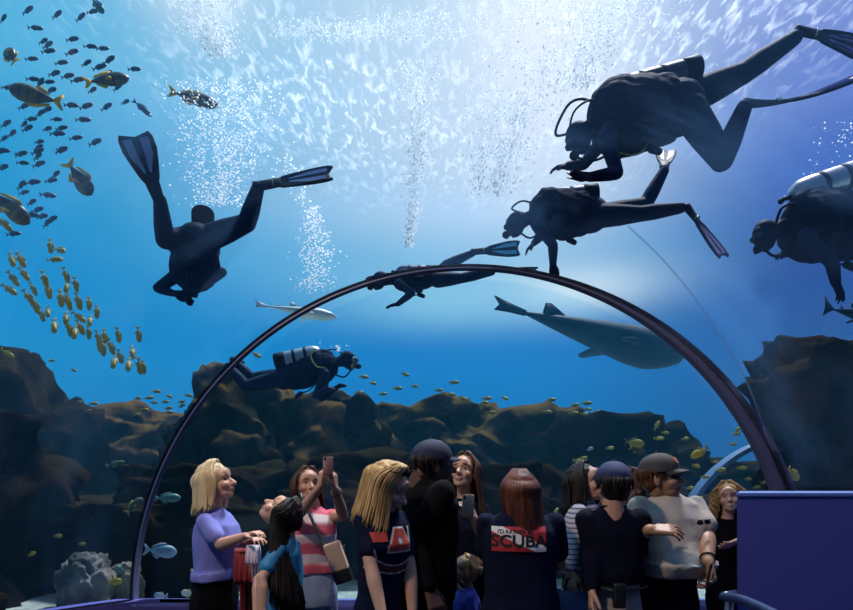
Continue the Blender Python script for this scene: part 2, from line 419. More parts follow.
# ------------------------------------------------------------------ tank floor and reef
sand = mat('sand', (.34, .42, .40), .95, col2=(.22, .27, .26), noise_scale=6, bump=.5, bump_scale=30)
bm = bmesh.new(); G = []
for j in range(61):
    row = []
    for i in range(91):
        x = -26 + 52 * i / 90; y = -9 + 43 * j / 60
        z = .22 + .06 * noise.noise(Vector((x * .6, y * .6, 2)))
        if (x - DC.x) ** 2 + (y - DC.y) ** 2 < (DR + .15) ** 2 and y < AY + .15: z = -.3
        row.append(bm.verts.new((x, y, z)))
    G.append(row)
for j in range(60):
    for i in range(90): bm.faces.new((G[j][i], G[j][i + 1], G[j + 1][i + 1], G[j + 1][i]))
setp(link('tank_floor', bm_mesh(bm), sand), 'pale sand bed of the tank', 'sand', kind='structure')
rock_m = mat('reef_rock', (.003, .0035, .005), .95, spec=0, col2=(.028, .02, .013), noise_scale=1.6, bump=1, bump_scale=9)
rock_lit_top = mat('lit_top_rock', (.005, .005, .006), .95, spec=0, col2=(.03, .022, .012), noise_scale=2.2, bump=1, bump_scale=8)
def paint_lit_tops(m, col, sharp=.35, lim=1.15):
    """sunlight from above painted in as brown on the upward faces only"""
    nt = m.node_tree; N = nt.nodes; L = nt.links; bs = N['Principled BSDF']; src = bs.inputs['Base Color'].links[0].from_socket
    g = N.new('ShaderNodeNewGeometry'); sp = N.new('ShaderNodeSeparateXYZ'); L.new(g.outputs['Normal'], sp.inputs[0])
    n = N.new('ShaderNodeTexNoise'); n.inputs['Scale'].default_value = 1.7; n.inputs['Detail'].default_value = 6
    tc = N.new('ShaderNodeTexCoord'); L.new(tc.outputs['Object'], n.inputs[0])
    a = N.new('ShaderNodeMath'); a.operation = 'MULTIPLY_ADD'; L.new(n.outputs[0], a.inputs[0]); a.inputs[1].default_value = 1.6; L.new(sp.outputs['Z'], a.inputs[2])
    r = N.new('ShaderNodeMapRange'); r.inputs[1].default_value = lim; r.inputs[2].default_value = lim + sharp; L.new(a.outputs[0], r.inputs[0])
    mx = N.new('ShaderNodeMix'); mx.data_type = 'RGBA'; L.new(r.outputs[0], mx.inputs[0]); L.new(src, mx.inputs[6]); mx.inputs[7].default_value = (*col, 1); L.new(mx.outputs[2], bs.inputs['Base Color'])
paint_lit_tops(rock_lit_top, (.10, .062, .020), .3, 1.38); paint_lit_tops(rock_m, (.022, .017, .009), .3, 1.45)  # sunlit brown tops put into the colour of both rocks
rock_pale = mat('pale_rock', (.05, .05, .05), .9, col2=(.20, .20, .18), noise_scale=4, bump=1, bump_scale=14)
def rock(name, c, s, seed, m, label, rough=.28, sub=5, cat='rock', group=None):
    bm = bmesh.new(); bmesh.ops.create_icosphere(bm, subdivisions=sub, radius=1)
    o = Vector((seed * 7.3, seed * 3.1, seed))
    for v in bm.verts:
        p = v.co.copy(); k = 1 + rough * 1.3 * noise.fractal(p * 1.3 + o, 1, 2, 5) 
        k += rough * .35 * abs(noise.noise(p * 4 + o)) + rough * .22 * noise.noise(p * 9 + o) + rough * .16 * abs(noise.noise(p * 19 + o)) - rough * .35 * abs(noise.noise(Vector((p.x * 2, p.y * 2, p.z * 5)) + o))
        k += .05 * math.sin(p.z * 9 + 3 * noise.noise(p * 2 + o)) * (1 - abs(p.z))
        # squarish block
        q = Vector((math.copysign(abs(p.x) ** .7, p.x), math.copysign(abs(p.y) ** .7, p.y), math.copysign(abs(p.z) ** .7, p.z)))
        v.co = Vector((q.x * s[0], q.y * s[1], q.z * s[2])) * k
    ob = link(name, bm_mesh(bm), m); ob.location = c
    return setp(ob, label, cat, group)

def rock_px(name, px, py, Y, w, h, seed, m, label, dep=None, rough=.28, **k):
    """rock whose top centre is seen at px, py at distance Y; w, h in metres"""
    p = at(px, py, Y); top = p.z; c = Vector((p.x, Y, top - h * 1.0)); return rock(name, c, (w, dep or w * .6, h), seed, m, label, rough, **k)
def px_w(dpx, Y): return dpx / FPX * Y
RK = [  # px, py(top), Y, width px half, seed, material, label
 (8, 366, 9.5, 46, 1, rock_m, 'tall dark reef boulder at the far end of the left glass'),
 (120, 428, 13, 85, 2, rock_lit_top, 'low brown topped reef ledge behind the arch foot'),
 (262, 392, 10.5, 66, 3, rock_lit_top, 'brown topped reef boulder under the swimming diver in the arch'),
 (330, 412, 12, 75, 4, rock_lit_top, 'ochre streaked reef boulder below the diver with the silver tank'),
 (425, 410, 13.5, 85, 5, rock_lit_top, 'long brown topped reef ledge behind the man in the navy cap'),
 (520, 424, 13, 90, 6, rock_lit_top, 'dark reef ledge behind the woman in the dive shirt'),
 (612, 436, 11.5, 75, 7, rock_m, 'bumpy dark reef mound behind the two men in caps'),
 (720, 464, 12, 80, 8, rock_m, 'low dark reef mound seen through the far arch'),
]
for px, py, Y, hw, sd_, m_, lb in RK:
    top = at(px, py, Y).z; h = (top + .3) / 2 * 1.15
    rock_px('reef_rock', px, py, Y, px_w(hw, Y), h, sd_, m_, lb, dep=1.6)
# dark rock wall filling in under the ridge, nearer
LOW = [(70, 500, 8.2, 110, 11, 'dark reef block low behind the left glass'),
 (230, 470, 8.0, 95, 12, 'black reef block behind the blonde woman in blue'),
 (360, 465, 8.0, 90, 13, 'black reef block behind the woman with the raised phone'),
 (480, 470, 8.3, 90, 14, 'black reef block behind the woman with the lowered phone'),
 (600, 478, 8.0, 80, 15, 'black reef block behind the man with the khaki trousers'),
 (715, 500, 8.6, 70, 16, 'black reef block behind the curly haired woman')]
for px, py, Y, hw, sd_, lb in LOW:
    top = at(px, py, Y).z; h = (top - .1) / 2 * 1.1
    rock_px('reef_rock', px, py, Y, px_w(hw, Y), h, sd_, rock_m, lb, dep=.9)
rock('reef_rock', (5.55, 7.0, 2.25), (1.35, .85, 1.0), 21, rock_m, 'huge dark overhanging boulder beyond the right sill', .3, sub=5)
rock('reef_rock', (6.6, 6.2, 1.1), (1.3, .8, 1.3), 22, rock_lit_top, 'ochre patched boulder close behind the right sill', .3, sub=4)
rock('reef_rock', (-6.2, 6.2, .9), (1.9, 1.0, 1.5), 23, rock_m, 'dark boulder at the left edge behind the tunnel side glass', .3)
rock('reef_rock', (-3.55, 5.9, .42), (.22, .2, .30), 24, rock_pale, 'small pale coral covered stone near the arch foot', .35)
rock('reef_rock', (-3.2, 6.1, .40), (.14, .13, .22), 25, rock_pale, 'smallest pale stone, beside the coral covered one', .35)
# second arch of the tunnel beyond
A2 = setp(link('trim_3', arc_bar(5.05, .35, 1.75, 7.6, .0, PI, .06, .22), mat('far_arch', (.07, .15, .30), .5), smooth=False), 'pale blue arch ring of the tunnel beyond', 'arch', kind='structure')
# handrail
rail_m = mat('rail_blue', (.02, .035, .10), .3, spec=.6)
rl = empty('handrail', (1.9, 2.5, 0), 'dark blue tubular handrail in front of the barrier pier', 'handrail')
link('rail', tube_mesh(catmull([at(724, 597, 2.45), at(745, 601, 2.3), at(790, 622, 2.0), at(860, 655, 1.7)], 8), .021, 12), rail_m, rl)
pA = at(729, 600, 2.42); link('post', tube_mesh([pA, (pA.x, pA.y, .0)], .018, 12), rail_m, rl)
pB = at(850, 652, 1.74); link('post', tube_mesh([pB, (pB.x, pB.y, .0)], .018, 12), rail_m, rl)
link('return_rail', tube_mesh([at(724, 597, 2.45), at(735, 594, 2.8)], .021, 12), rail_m, rl)
# ------------------------------------------------------------------ figures
def loft(bm, T, levels, seg=28, n=2.3):
    """closed trunk from ring levels (z, cx, cy, half width, half depth) mapped through T"""
    prev = None
    lv = levels
    for z, cx, cy, a, b in lv:
        ring = []
        for k in range(seg):
            t = 2 * PI * k / seg; c, s = math.cos(t), math.sin(t)
            ring.append(bm.verts.new(T(cx + a * math.copysign(abs(c) ** (2 / n), c), cy + b * math.copysign(abs(s) ** (2 / n), s), z)))
        if prev:
            for k in range(seg): bm.faces.new((prev[k], prev[(k + 1) % seg], ring[(k + 1) % seg], ring[k]))
        else: bm.faces.new(ring[::-1])
        prev = ring
    bm.faces.new(prev)
def fix_normals(bm): bmesh.ops.recalc_face_normals(bm, faces=bm.faces[:])

def hand(bm, wrist, d, pn, s=1.0, curl=.35, spread=.25, thumb=1, r=1.0, point=False):
    """palm and five separate bent fingers; d = hand direction, pn = palm normal, thumb = +1 / -1 side"""
    d = Vector(d).normalized(); pn = Vector(pn); pn = (pn - d * pn.dot(d))
    if pn.length < .05: pn = Vector((0, 0, -1)) - d * (-d.z)
    pn.normalize(); sd_ = d.cross(pn).normalized() * thumb
    w = Vector(wrist); L = .19 * s
    for k, u in enumerate((-.30, -.10, .10, .30)):          # palm as four fused metacarpals
        add_cap(bm, w + sd_ * (u * .055 * s) + d * .01 * s, w + d * (.088 * s) + sd_ * (u * .082 * s * 1.15), .017 * s * r, .0135 * s * r, 1, 1, 8)
    lens = (.062, .078, .084, .076)
    for k, u in enumerate((-.45, -.15, .15, .45)):
        b0 = w + d * (.088 * s - abs(u) * .012 * s) + sd_ * (u * .075 * s); ln = lens[k] * s
        c = curl * (1.15 - .1 * k)
        if point and k == 3: c = .05
        ang = 0; p = b0; dd = (d + sd_ * (u * spread)).normalized(); rr = .0092 * s * r
        for seg_, q in enumerate((.45, .31, .24)):
            ang += c * (.8, 1.1, .8)[seg_]
            v = dd * math.cos(ang) + pn * math.sin(ang); e = p + v * (ln * q)
            add_cap(bm, p, e, rr, rr * .9, 1, 1, 8); p = e; rr *= .9
    t0 = w + d * .022 * s + sd_ * .018 * s; v1 = (d * .62 + sd_ * .75 + pn * .25).normalized(); v2 = (d * .9 + sd_ * .25 + pn * .4).normalized()
    t1 = t0 + v1 * .045 * s; t2 = t1 + v2 * .032 * s; t3 = t2 + (v2 + d * .2).normalized() * .026 * s
    add_cap(bm, t0, t1, .016 * s * r, .0125 * s * r, 1, 1, 8); add_cap(bm, t1, t2, .0118 * s * r, .0105 * s * r, 1, 1, 8); add_cap(bm, t2, t3, .0105 * s * r, .009 * s * r, 1, 1, 8)

SKIN = dict(fair=(.58, .33, .235), tan=(.42, .22, .14), dark=(.10, .05, .035), warm=(.50, .27, .18))
def skin_mat(k):
    c = SKIN[k]; return mat('skin_' + k, c, .5, spec=.35, col2=tuple(v * .9 for v in c), noise_scale=20, bump=.04, bump_scale=120)
eye_white = mat('eye_white', (.42, .38, .36), .25); eye_dark = mat('iris', (.02, .013, .01), .15)
teeth_m = mat('teeth', (.6, .56, .52), .3)
def lip_mat(k):
    c = SKIN[k]; return mat('lips_' + k, (c[0] * .82, c[1] * .62, c[2] * .66), .4)
def hair_mat(nm, c, c2): return mat('hair_' + nm, c, .5, spec=.25, col2=c2, noise_scale=30, stretch=(1, 1, .12), bump=.3, bump_scale=160)
HAIR = dict(blonde=((.50, .36, .19), (.72, .58, .36)), honey=((.34, .19, .07), (.58, .38, .17)), black=((.007, .005, .005), (.02, .014, .012)),
            brown=((.06, .026, .014), (.13, .058, .028)), auburn=((.05, .014, .009), (.16, .045, .022)), curly=((.26, .14, .05), (.45, .28, .12)), child=((.55, .33, .14), (.75, .5, .25)))
def euler_frame(yaw, pitch, roll=0):
    """head frame: face looks along local -Y; yaw about Z, then pitch up, then roll"""
    return Matrix.Rotation(math.radians(yaw), 3, 'Z') @ Matrix.Rotation(math.radians(-pitch), 3, 'X') @ Matrix.Rotation(math.radians(roll), 3, 'Y')

def head_prims(bm, HC, HR, s, female=True, smile=0):
    def h(x, y, z): return HC + HR @ (Vector((x, y, z)) * s)
    def e(c, r): add_ell(bm, h(*c), tuple(v * s for v in r), HR, 20)
    e((0, .012, .035), (.076, .097, .085)); e((0, -.018, -.028), (.062, .072, .075)); e((0, -.012, .03), (.07, .082, .06))
    e((0, -.058, -.092), (.026, .026, .020)); e((0, -.035, -.078), (.048, .045, .030))
    add_cap(bm, h(0, -.086, .004), h(0, -.112, -.034), .0085 * s, .0125 * s, 1, 1, 10)
    e((.011, -.098, -.036), (.009, .010, .008)); e((-.011, -.098, -.036), (.009, .010, .008))
    for x in (-1, 1):
        e((x * .040, -.060, -.030), (.024, .026, .024)); e((x * .078, .012, -.012), (.009, .019, .032))
        add_cap(bm, h(x * .012, -.086, .026), h(x * .046, -.072, .026), .0095 * s, .008 * s, 1, 1, 8)
    e((0, -.086, -.060), (.024, .012, .007)); e((0, -.084, -.071), (.020, .012, .008))
    e((0, -.080, .045), (.045, .014, .03))
def finish_face(me, HC, HR, s, smile=0, brow=True):
    """eye sockets pushed in; materials 1 eye white, 2 iris, 3 lips, 4 brow, 5 teeth"""
    inv = HR.transposed(); fwd = HR @ Vector((0, 1, 0))
    for v in me.vertices:
        p = (inv @ (v.co - HC)) / s
        if p.y < -.03 and abs(p.z) < .05:
            for x in (-.031, .031):
                d = math.hypot((p.x - x) / 1.3, p.z - .004)
                if d < .02: v.co += fwd * (.009 * s * (1 - (d / .02) ** 2))
    me.update()
    for f in me.polygons:
        p = (inv @ (f.center - HC)) / s
        if p.y > -.045 or abs(p.z) > .1: continue
        for x in (-.031, .031):
            q = math.hypot((p.x - x) / 1.7, p.z - .004)
            if q < .0070: f.material_index = 2 if abs(p.x - x) < .0062 else 1
        if brow and abs(p.z - .027) < .0042 and .012 < abs(p.x) < .05: f.material_index = 4
        wz = -.065 + smile * .25 * abs(p.x)
        if p.y < -.06 and abs(p.x) < .026 + smile * .014 and abs(p.z - wz) < (.0105 if not smile else .011) * (1 - abs(p.x) / .045):
            f.material_index = 5 if smile and abs(p.z - wz) < .0045 else 3

def hair_mesh(HC, HR, s, length=.35, n=110, flare=.02, part=.0, wave=.0, bulk=1.0, back=0, fall=None, seed=1, face_gap=52, thick=.011, fringe=False, drift=(0, 0, 0), short=False):
    """scalp cap plus locks that leave the parting, hug the skull and fall"""
    rnd = random.Random(seed); bm = bmesh.new()
    def h(x, y, z): return HC + HR @ (Vector((x, y, z)) * s)
    add_ell(bm, h(0, .024, .043), (.084 * bulk * s, .094 * bulk * s, .088 * bulk * s), HR, 24)
    add_ell(bm, h(0, .045, -.005), (.080 * bulk * s, .066 * bulk * s, .085 * bulk * s), HR, 24)
    me = remesh(bm, .009, 3, disp=lambda c, nn: nn * (.004 * noise.noise(c * 60)))
    bm = bmesh.new(); bm.from_mesh(me); bpy.data.meshes.remove(me)
    drift = Vector(drift)
    for i in range(n):
        phi = math.radians(rnd.uniform(face_gap, 360 - face_gap)); side = math.sin(phi); bk = -math.cos(phi)   # phi 0 = face
        L = length * rnd.uniform(.82, 1.04)
        top = h(part + .012 * rnd.uniform(-1, 1) + .02 * side, .0 + .05 * bk * .6 - .02, .128 * bulk)
        mid = h(.088 * bulk * side + .003, .028 + .100 * bulk * bk * .98, .06)
        low = h(.094 * bulk * side, .030 + .104 * bulk * bk, -.01)
        if short:
            pts = [top, mid.lerp(low, .1), low.lerp(mid, -.1 + .6 * rnd.random())]
        else:
            out = HR @ Vector((side, bk, 0)); out.z *= .3
            e1 = low + Vector((0, 0, -1)) * L * .45 + out * flare * .5 + drift * .45; e2 = low + Vector((0, 0, -1)) * L + out * flare + drift + Vector((rnd.uniform(-1, 1), rnd.uniform(-1, 1), 0)) * .012
            pts = [top, mid, low, e1, e2]
        P = catmull(pts, 5)
        if wave:
            f = rnd.uniform(0, 6)
            P = [p + Vector((math.sin(k * 1.1 + f), math.cos(k * 1.3 + f), 0)) * (wave * min(1, k / 8)) for k, p in enumerate(P)]
        th = thick * s * rnd.uniform(.7, 1.2)
        add_tube(bm, P, lambda t: th * (1 - .75 * max(0, t - .35)), 6, .6)
    if fringe:
        for i in range(26):
            x = -.06 + .12 * i / 25
            add_tube(bm, catmull([h(x * .4, -.03, .125), h(x * .9, -.088, .088), h(x, -.104, .045 + .01 * rnd.random())], 5), lambda t: .009 * s * (1 - .6 * t), 6, .6)
    return bm_mesh(bm)

def cap_hat(root, HC, HR, s, m, brim_m=None, name='cap', patch=None, button=True):
    def h(x, y, z): return HC + HR @ (Vector((x, y, z)) * s)
    bm = bmesh.new(); bmesh.ops.create_uvsphere(bm, u_segments=36, v_segments=20, radius=1)
    bmesh.ops.bisect_plane(bm, geom=bm.verts[:] + bm.edges[:] + bm.faces[:], plane_co=(0, 0, -.05), plane_no=(0, 0, -1), clear_outer=True)
    for v in bm.verts:
        c = v.co; zz = max(c.z, -.05)
        k = 1 + .012 * abs(math.sin(3 * math.atan2(c.y, c.x))) 
        v.co = h(c.x * .087 * k, .010 + c.y * .104 * k, .035 + (zz ** .85 if zz > 0 else zz) * .100)
    bmesh.ops.solidify(bm, geom=bm.faces[:], thickness=.003)
    crown = link(name, bm_mesh(bm), m, root)
    bm = bmesh.new(); n, mm = 24, 8; top = []; 
    for side in (0, 1):
        G = []
        for i in range(n + 1):
            a = math.radians(-68 + 136 * i / n); row = []
            for j in range(mm + 1):
                r = j / mm
                x = math.sin(a) * .084; y0 = .010 - math.cos(a) * .100
                y = y0 - r * .052 * math.cos(a * 1.15) ** .6 if abs(a) < 1.36 else y0
                z = .042 - .014 * r - .10 * (x * x) / .01 * .18 * (0.4 + r) - side * .004
                row.append(bm.verts.new(h(x * (1 - .06 * r), y, z)))
            G.append(row)
        for i in range(n):
            for j in range(mm):
                q = (G[i][j], G[i + 1][j], G[i + 1][j + 1], G[i][j + 1]); bm.faces.new(q if side else q[::-1])
        top.append(G)
    A, B = top; ed = [(i, mm) for i in range(n + 1)]
    for (i, j), (k, l) in zip(ed, ed[1:]): bm.faces.new((A[i][j], B[i][j], B[k][l], A[k][l]))
    link('brim', bm_mesh(bm), brim_m or m, crown)
    if button: b2 = bmesh.new(); add_ell(b2, h(0, .012, .136), .008 * s); link('button', bm_mesh(b2), m, crown)
    if patch:
        bm = bmesh.new(); G = []
        for i in range(9):
            row = []
            for j in range(5):
                a = math.radians(-24 + 48 * i / 8); z = .070 + .034 * j / 4; rr = math.sqrt(max(.05, 1 - ((z - .035) / .112) ** 2))
                row.append(bm.verts.new(h(math.sin(a) * .090 * rr, .010 - math.cos(a) * .1085 * rr, z)))
            G.append(row)
        for i in range(8):
            for j in range(4):
                if (i in (0, 7)) and (j in (0, 3)): continue
                bm.faces.new((G[i][j], G[i + 1][j], G[i + 1][j + 1], G[i][j + 1]))
        link('cap_patch', bm_mesh(bm), patch, crown)
    return crown

def person(px, Y, top_py, label, yaw=0, skin='fair', sex='f', head=(0, 0, 0), arms=None, top=None, bottom=None, shoes=None, hair=None, lean=(0, 0), build=1.0, belly=0, H=None,
           sleeve='short', hand_args=None, smile=0, hem=.90, headshift=(0, 0), dress=False, vneck=0, face=True, foot_px=None, vox=.006, top_disp=.010, group=None, headscale=1.0, hair_m=None, rise=0):
    """One standing visitor. arms = {'R': (elbow, wrist), 'L': ...} as world points or None (hanging)."""
    s_px = FPX / Y
    if H is None: H = CAM.z + (HZ - top_py) / s_px
    H += rise; headshift = (headshift[0], headshift[1] - rise * .95)
    h = H / 1.72; yawr = math.radians(yaw); RZ = Matrix.Rotation(yawr, 3, 'Z')
    org = Vector(((px if foot_px is None else foot_px) - 426.5, 0, 0)) * (1 / s_px); org.y = Y
    lx, ly = lean
    def T(x, y, z):
        p = RZ @ (Vector((x * h, y * h, 0))); k = max(0, z - .9) * h
        return org + p + RZ @ Vector((lx * k, ly * k, 0)) + Vector((0, 0, z * h))
    root = empty('person', org, label, 'person', group)
    male = sex == 'm'; sw = (.188 if male else .158) * build; b = build
    sk = skin_mat(skin)
    HRm = euler_frame(yaw + head[0], head[1], head[2])
    hs = headscale * ((H - rise) / 1.72 if H > 1.45 else (.86 if H < 1.3 else .95))
    HC = T(0, -.015, 1.593) + Vector((headshift[0], 0, headshift[1]))
    # ---- skin: head, neck, trunk, arms, hands in one continuous surface
    bm = bmesh.new()
    head_prims(bm, HC, HRm, hs, not male, smile)
    nk = (.058 if male else .046) * h * (.5 + .5 * b)
    add_chain(bm, [(HC + HRm @ Vector((0, .018, -.05)) * hs, nk), (T(0, .015, 1.45), nk * 1.05), (T(0, .012, 1.36), nk * 1.3)])
    W = lambda z, a, d, y=0: (z, 0, y, a * b, d * b)
    trunk = [W(.86, .145, .10, .01), W(1.0, .13, .092), W(1.15, .135, .098, -.004), W(1.28, .140, .095, -.005), W(1.35, .115, .070), W(1.395, .07, .045), W(1.42, .04, .035)] if not male else \
            [W(.86, .145, .10, .01), W(1.0, .15, .10), W(1.18, .165, .11, -.004), W(1.30, .165, .105, -.005), W(1.37, .125, .072), W(1.41, .07, .045), W(1.435, .045, .035)]
    loft(bm, T, trunk)
    AR_ = {}
    for sd_, sg in (('R', -1), ('L', 1)):
        sh = T(sg * (sw - .028), 0.004, 1.362)
        spec = (arms or {}).get(sd_)
        if spec is None:
            el = T(sg * (sw + .035), .02, 1.375 - .30); wr = T(sg * (sw + .04), -.045, 1.375 - .545)
        else: el, wr = spec
        AR_[sd_] = (sh, el, wr)
        k = h * (1.18 if male else .92) * (.6 + .4 * b)
        add_chain(bm, [(sh, .044 * k), (sh.lerp(el, .45), .042 * k), (el, .036 * k), (el.lerp(wr, .3), .040 * k), (wr, .0245 * k)])
        ha = (hand_args or {}).get(sd_, {})
        fore = (wr - el).normalized(); pn = ha.get('pn', RZ @ Vector((-sg, 0, 0)))
        hd = ha.get('d', fore)
        hand(bm, wr, hd, pn, (h if H > 1.3 else .8 * 1) * (1.0 if male else .9) * (1 if H > 1.3 else .62), ha.get('curl', .35), ha.get('spread', .2), ha.get('thumb', 1), point=ha.get('point', False))
    bare = bottom and bottom.get('bare')
    for sg in (-1, 1):
        add_chain(bm, [(T(sg * .085, .01, .86), .072 * h * b), (T(sg * .088, .0, .49), .048 * h), (T(sg * .09, .018, .3), .05 * h), (T(sg * .092, .01, .09), .033 * h)])
        add_chain(bm, [(T(sg * .092, .02, .055), .032 * h), (T(sg * .1, -.11, .03), .026 * h)])
    fix_normals(bm)
    me = remesh(bm, vox, 3)
    hm = hair_m or MATS.get('hair_' + (hair or {}).get('col', 'brown')) or hair_mat((hair or {}).get('col', 'brown'), *HAIR[(hair or {}).get('col', 'brown')])
    if face: finish_face(me, HC, HRm, hs, smile)
    body = link('body', me, [sk, eye_white, eye_dark, lip_mat(skin), hm, teeth_m], root)
    # ---- garments
    def folds(seed, amp, sx=9):
        o = Vector((seed, seed * 2, 0))
        def f(c, n):
            q = Vector((c.x * sx, c.y * sx, c.z * sx * .55)); a = noise.noise(q + o) + .5 * noise.noise(q * 2.3 + o)
            return n * (a * amp)
        return f
    if top:
        bm = bmesh.new(); g = .013 / b
        hz = hem
        if not male:
            lv = [W(hz, .172 + (.03 if dress else 0), .125, .005), W(hz + .06, .168, .122, .003), W(1.02, .148, .110), W(1.12, .148, .114, -.006), W(1.25, .160, .130, -.016), W(1.33, .158, .112, -.008), W(1.385, .128, .078), W(1.42, .068, .058, .006), W(1.432, .05, .048, .01)]
        else:
            bl = belly
            lv = [W(hz, .170 + bl * .3, .125 + bl * .7, -bl * .4), W(hz + .08, .178 + bl * .35, .13 + bl, -bl * .7), W(1.08, .178 + bl * .3, .13 + bl * .9, -bl * .6), W(1.20, .186, .132 + bl * .4, -.01), W(1.31, .19, .125, -.008), W(1.385, .160, .09), W(1.425, .082, .064, .004), W(1.44, .06, .054, .008)]
        loft(bm, T, lv)
        for sd_, sg in (('R', -1), ('L', 1)):
            sh, el, wr = AR_[sd_]; k = h * (1.18 if male else .94) * (.6 + .4 * b)
            sl = sleeve[sd_] if isinstance(sleeve, dict) else sleeve
            if sl == 'short': add_chain(bm, [(sh, .054 * k), (sh.lerp(el, .35), .056 * k), (sh.lerp(el, .66), .058 * k)])
            elif sl == 'long': add_chain(bm, [(sh, .055 * k), (sh.lerp(el, .5), .053 * k), (el, .046 * k), (el.lerp(wr, .5), .044 * k), (el.lerp(wr, .93), .034 * k)])
            elif sl == 'cap': add_chain(bm, [(sh, .058 * k), (sh.lerp(el, .14), .058 * k)])
        fix_normals(bm)
        tm = remesh(bm, .008, 4, disp=folds(px * .1, top_disp))
        top_o = link(top['name'], tm, top['mat'], root)
        zc = 1.43 if not male else 1.44; rn = (.056 if not male else .066) * b ** .5
        bm = bmesh.new(); add_tube(bm, [T(rn * math.cos(t), .004 + rn * .92 * math.sin(t), zc - .012 - .014 * math.sin(t) * -1) for t in [2 * PI * i / 32 for i in range(33)]], .0085 * h, 6, 1, caps=False)
        link('collar', bm_mesh(bm), top['mat'], top_o)
        if top.get('label'): top_o['label'] = top['label']
    else: top_o = None
    if bottom:
        bm = bmesh.new(); r0 = bottom.get('r', 1.0)
        kb = b * r0
        wz = max(.99, hem + .02); loft(bm, T, [(wz, 0, 0, .150 * kb, .108 * kb), (wz - .06, 0, 0, .152 * kb, .110 * kb), (.91, 0, .004, .160 * kb, .115 * kb), (.86, 0, .008, .168 * kb, .122 * kb), (.78, 0, .008, .165 * kb, .115 * kb)][::-1])
        for sg in (-1, 1):
            add_chain(bm, [(T(sg * .085, .008, .82), .088 * h * kb), (T(sg * .090, .0, .50), .068 * h * kb), (T(sg * .093, .012, .28), .060 * h * kb), (T(sg * .095, .012, bottom.get('hemz', .09)), .055 * h * kb)])
        fix_normals(bm)
        link(bottom['name'], remesh(bm, .012, 4, disp=folds(px * .3, .008, 8)), bottom['mat'], root)
    sm_ = shoes or mat('dark_shoe', (.02, .02, .022), .5)
    for sg in (-1, 1):
        bm = bmesh.new(); add_chain(bm, [(T(sg * .093, .045, .045), .042 * h), (T(sg * .097, -.05, .042), .042 * h), (T(sg * .103, -.135, .034), .034 * h)])
        me = remesh(bm, .010, 3)
        for v in me.vertices: v.co.z = max(v.co.z, .004)
        link('shoe', me, sm_, root)
    if hair:
        hk = {k: v for k, v in hair.items() if k not in ('col', 'label')}
        ho = link('hair', hair_mesh(HC, HRm, hs, **hk), hm, root)
        if hair.get('label'): ho['label'] = hair['label']
    return dict(root=root, HC=HC, HR=HRm, hs=hs, T=T, arms=AR_, top=top_o, h=h, RZ=RZ, body=body, org=org)
# ------------------------------------------------------------------ visitors
black_cloth = mat('black_cloth', (.004, .004, .006), .9, spec=.1, bump=.12, bump_scale=90)
navy_cloth = mat('navy_cloth', (.006, .009, .030), .9, spec=.1, bump=.12, bump_scale=90)
peri = mat('periwinkle_cotton', (.20, .22, .62), .8, bump=.15, bump_scale=120)
denim = mat('light_denim', (.25, .33, .52), .85, col2=(.32, .41, .6), noise_scale=14, bump=.2, bump_scale=150)
khaki = mat('khaki_twill', (.33, .29, .29), .85, bump=.15, bump_scale=110)
tan_cotton = mat('tan_cotton', (.52, .44, .38), .85, bump=.15, bump_scale=90)
teal_cloth = mat('teal_sports_cloth', (.02, .19, .38), .6)
def stripes(name, a, b, period, duty=.5, a2=None, soft=.05):
    m = bpy.data.materials.new(name); m.use_nodes = True; nt = m.node_tree; N = nt.nodes; L = nt.links; bs = N['Principled BSDF']; bs.inputs['Roughness'].default_value = .85
    tc = N.new('ShaderNodeTexCoord'); sp = N.new('ShaderNodeSeparateXYZ'); L.new(tc.outputs['Object'], sp.inputs[0])
    ns = N.new('ShaderNodeTexNoise'); ns.inputs['Scale'].default_value = 6; L.new(tc.outputs['Object'], ns.inputs[0])
    ad = N.new('ShaderNodeMath'); ad.operation = 'MULTIPLY_ADD'; L.new(ns.outputs[0], ad.inputs[0]); ad.inputs[1].default_value = period * .5; L.new(sp.outputs['Z'], ad.inputs[2])
    dv = N.new('ShaderNodeMath'); dv.operation = 'DIVIDE'; L.new(ad.outputs[0], dv.inputs[0]); dv.inputs[1].default_value = period
    fr = N.new('ShaderNodeMath'); fr.operation = 'FRACT'; L.new(dv.outputs[0], fr.inputs[0])
    r = N.new('ShaderNodeValToRGB'); e = r.color_ramp.elements; e[0].position = duty - soft; e[1].position = duty + soft; e[0].color = (*a, 1); e[1].color = (*b, 1)
    n3 = e.new(.97); n3.color = (*b, 1); n4 = e.new(1.0); n4.color = (*a, 1)
    L.new(fr.outputs[0], r.inputs[0]); L.new(r.outputs[0], bs.inputs['Base Color']); return m
pink_stripe = stripes('pink_striped_cotton', (.62, .11, .17), (.66, .56, .60), .125, .52, soft=.1)
fine_stripe = stripes('fine_striped_knit', (.10, .10, .2), (.60, .60, .72), .026, .28)
def wp(px, py, Y): return at(px, py, Y)

# -- older woman with blonde bob
A = person(214, 3.4, 462, 'blonde woman in short sleeved periwinkle shirt looking up, red jacket over her arm', yaw=84, skin='fair', head=(2, 16, 0),
    arms={'R': (wp(221, 545, 3.22), wp(246, 536, 3.14)), 'L': (wp(228, 545, 3.58), wp(250, 540, 3.40))}, build=1.05, hem=1.0,
    top=dict(name='shirt', mat=peri), bottom=dict(name='trousers', mat=black_cloth), sleeve='short', hand_args={'R': dict(pn=(0, 0, -1), thumb=-1, curl=.5), 'L': dict(pn=(0, 0, -1), curl=.5)},
    hair=dict(col='blonde', length=.15, n=190, flare=.004, bulk=1.10, seed=3, face_gap=60, thick=.012, fringe=False), foot_px=216, headshift=(-.01, 0))
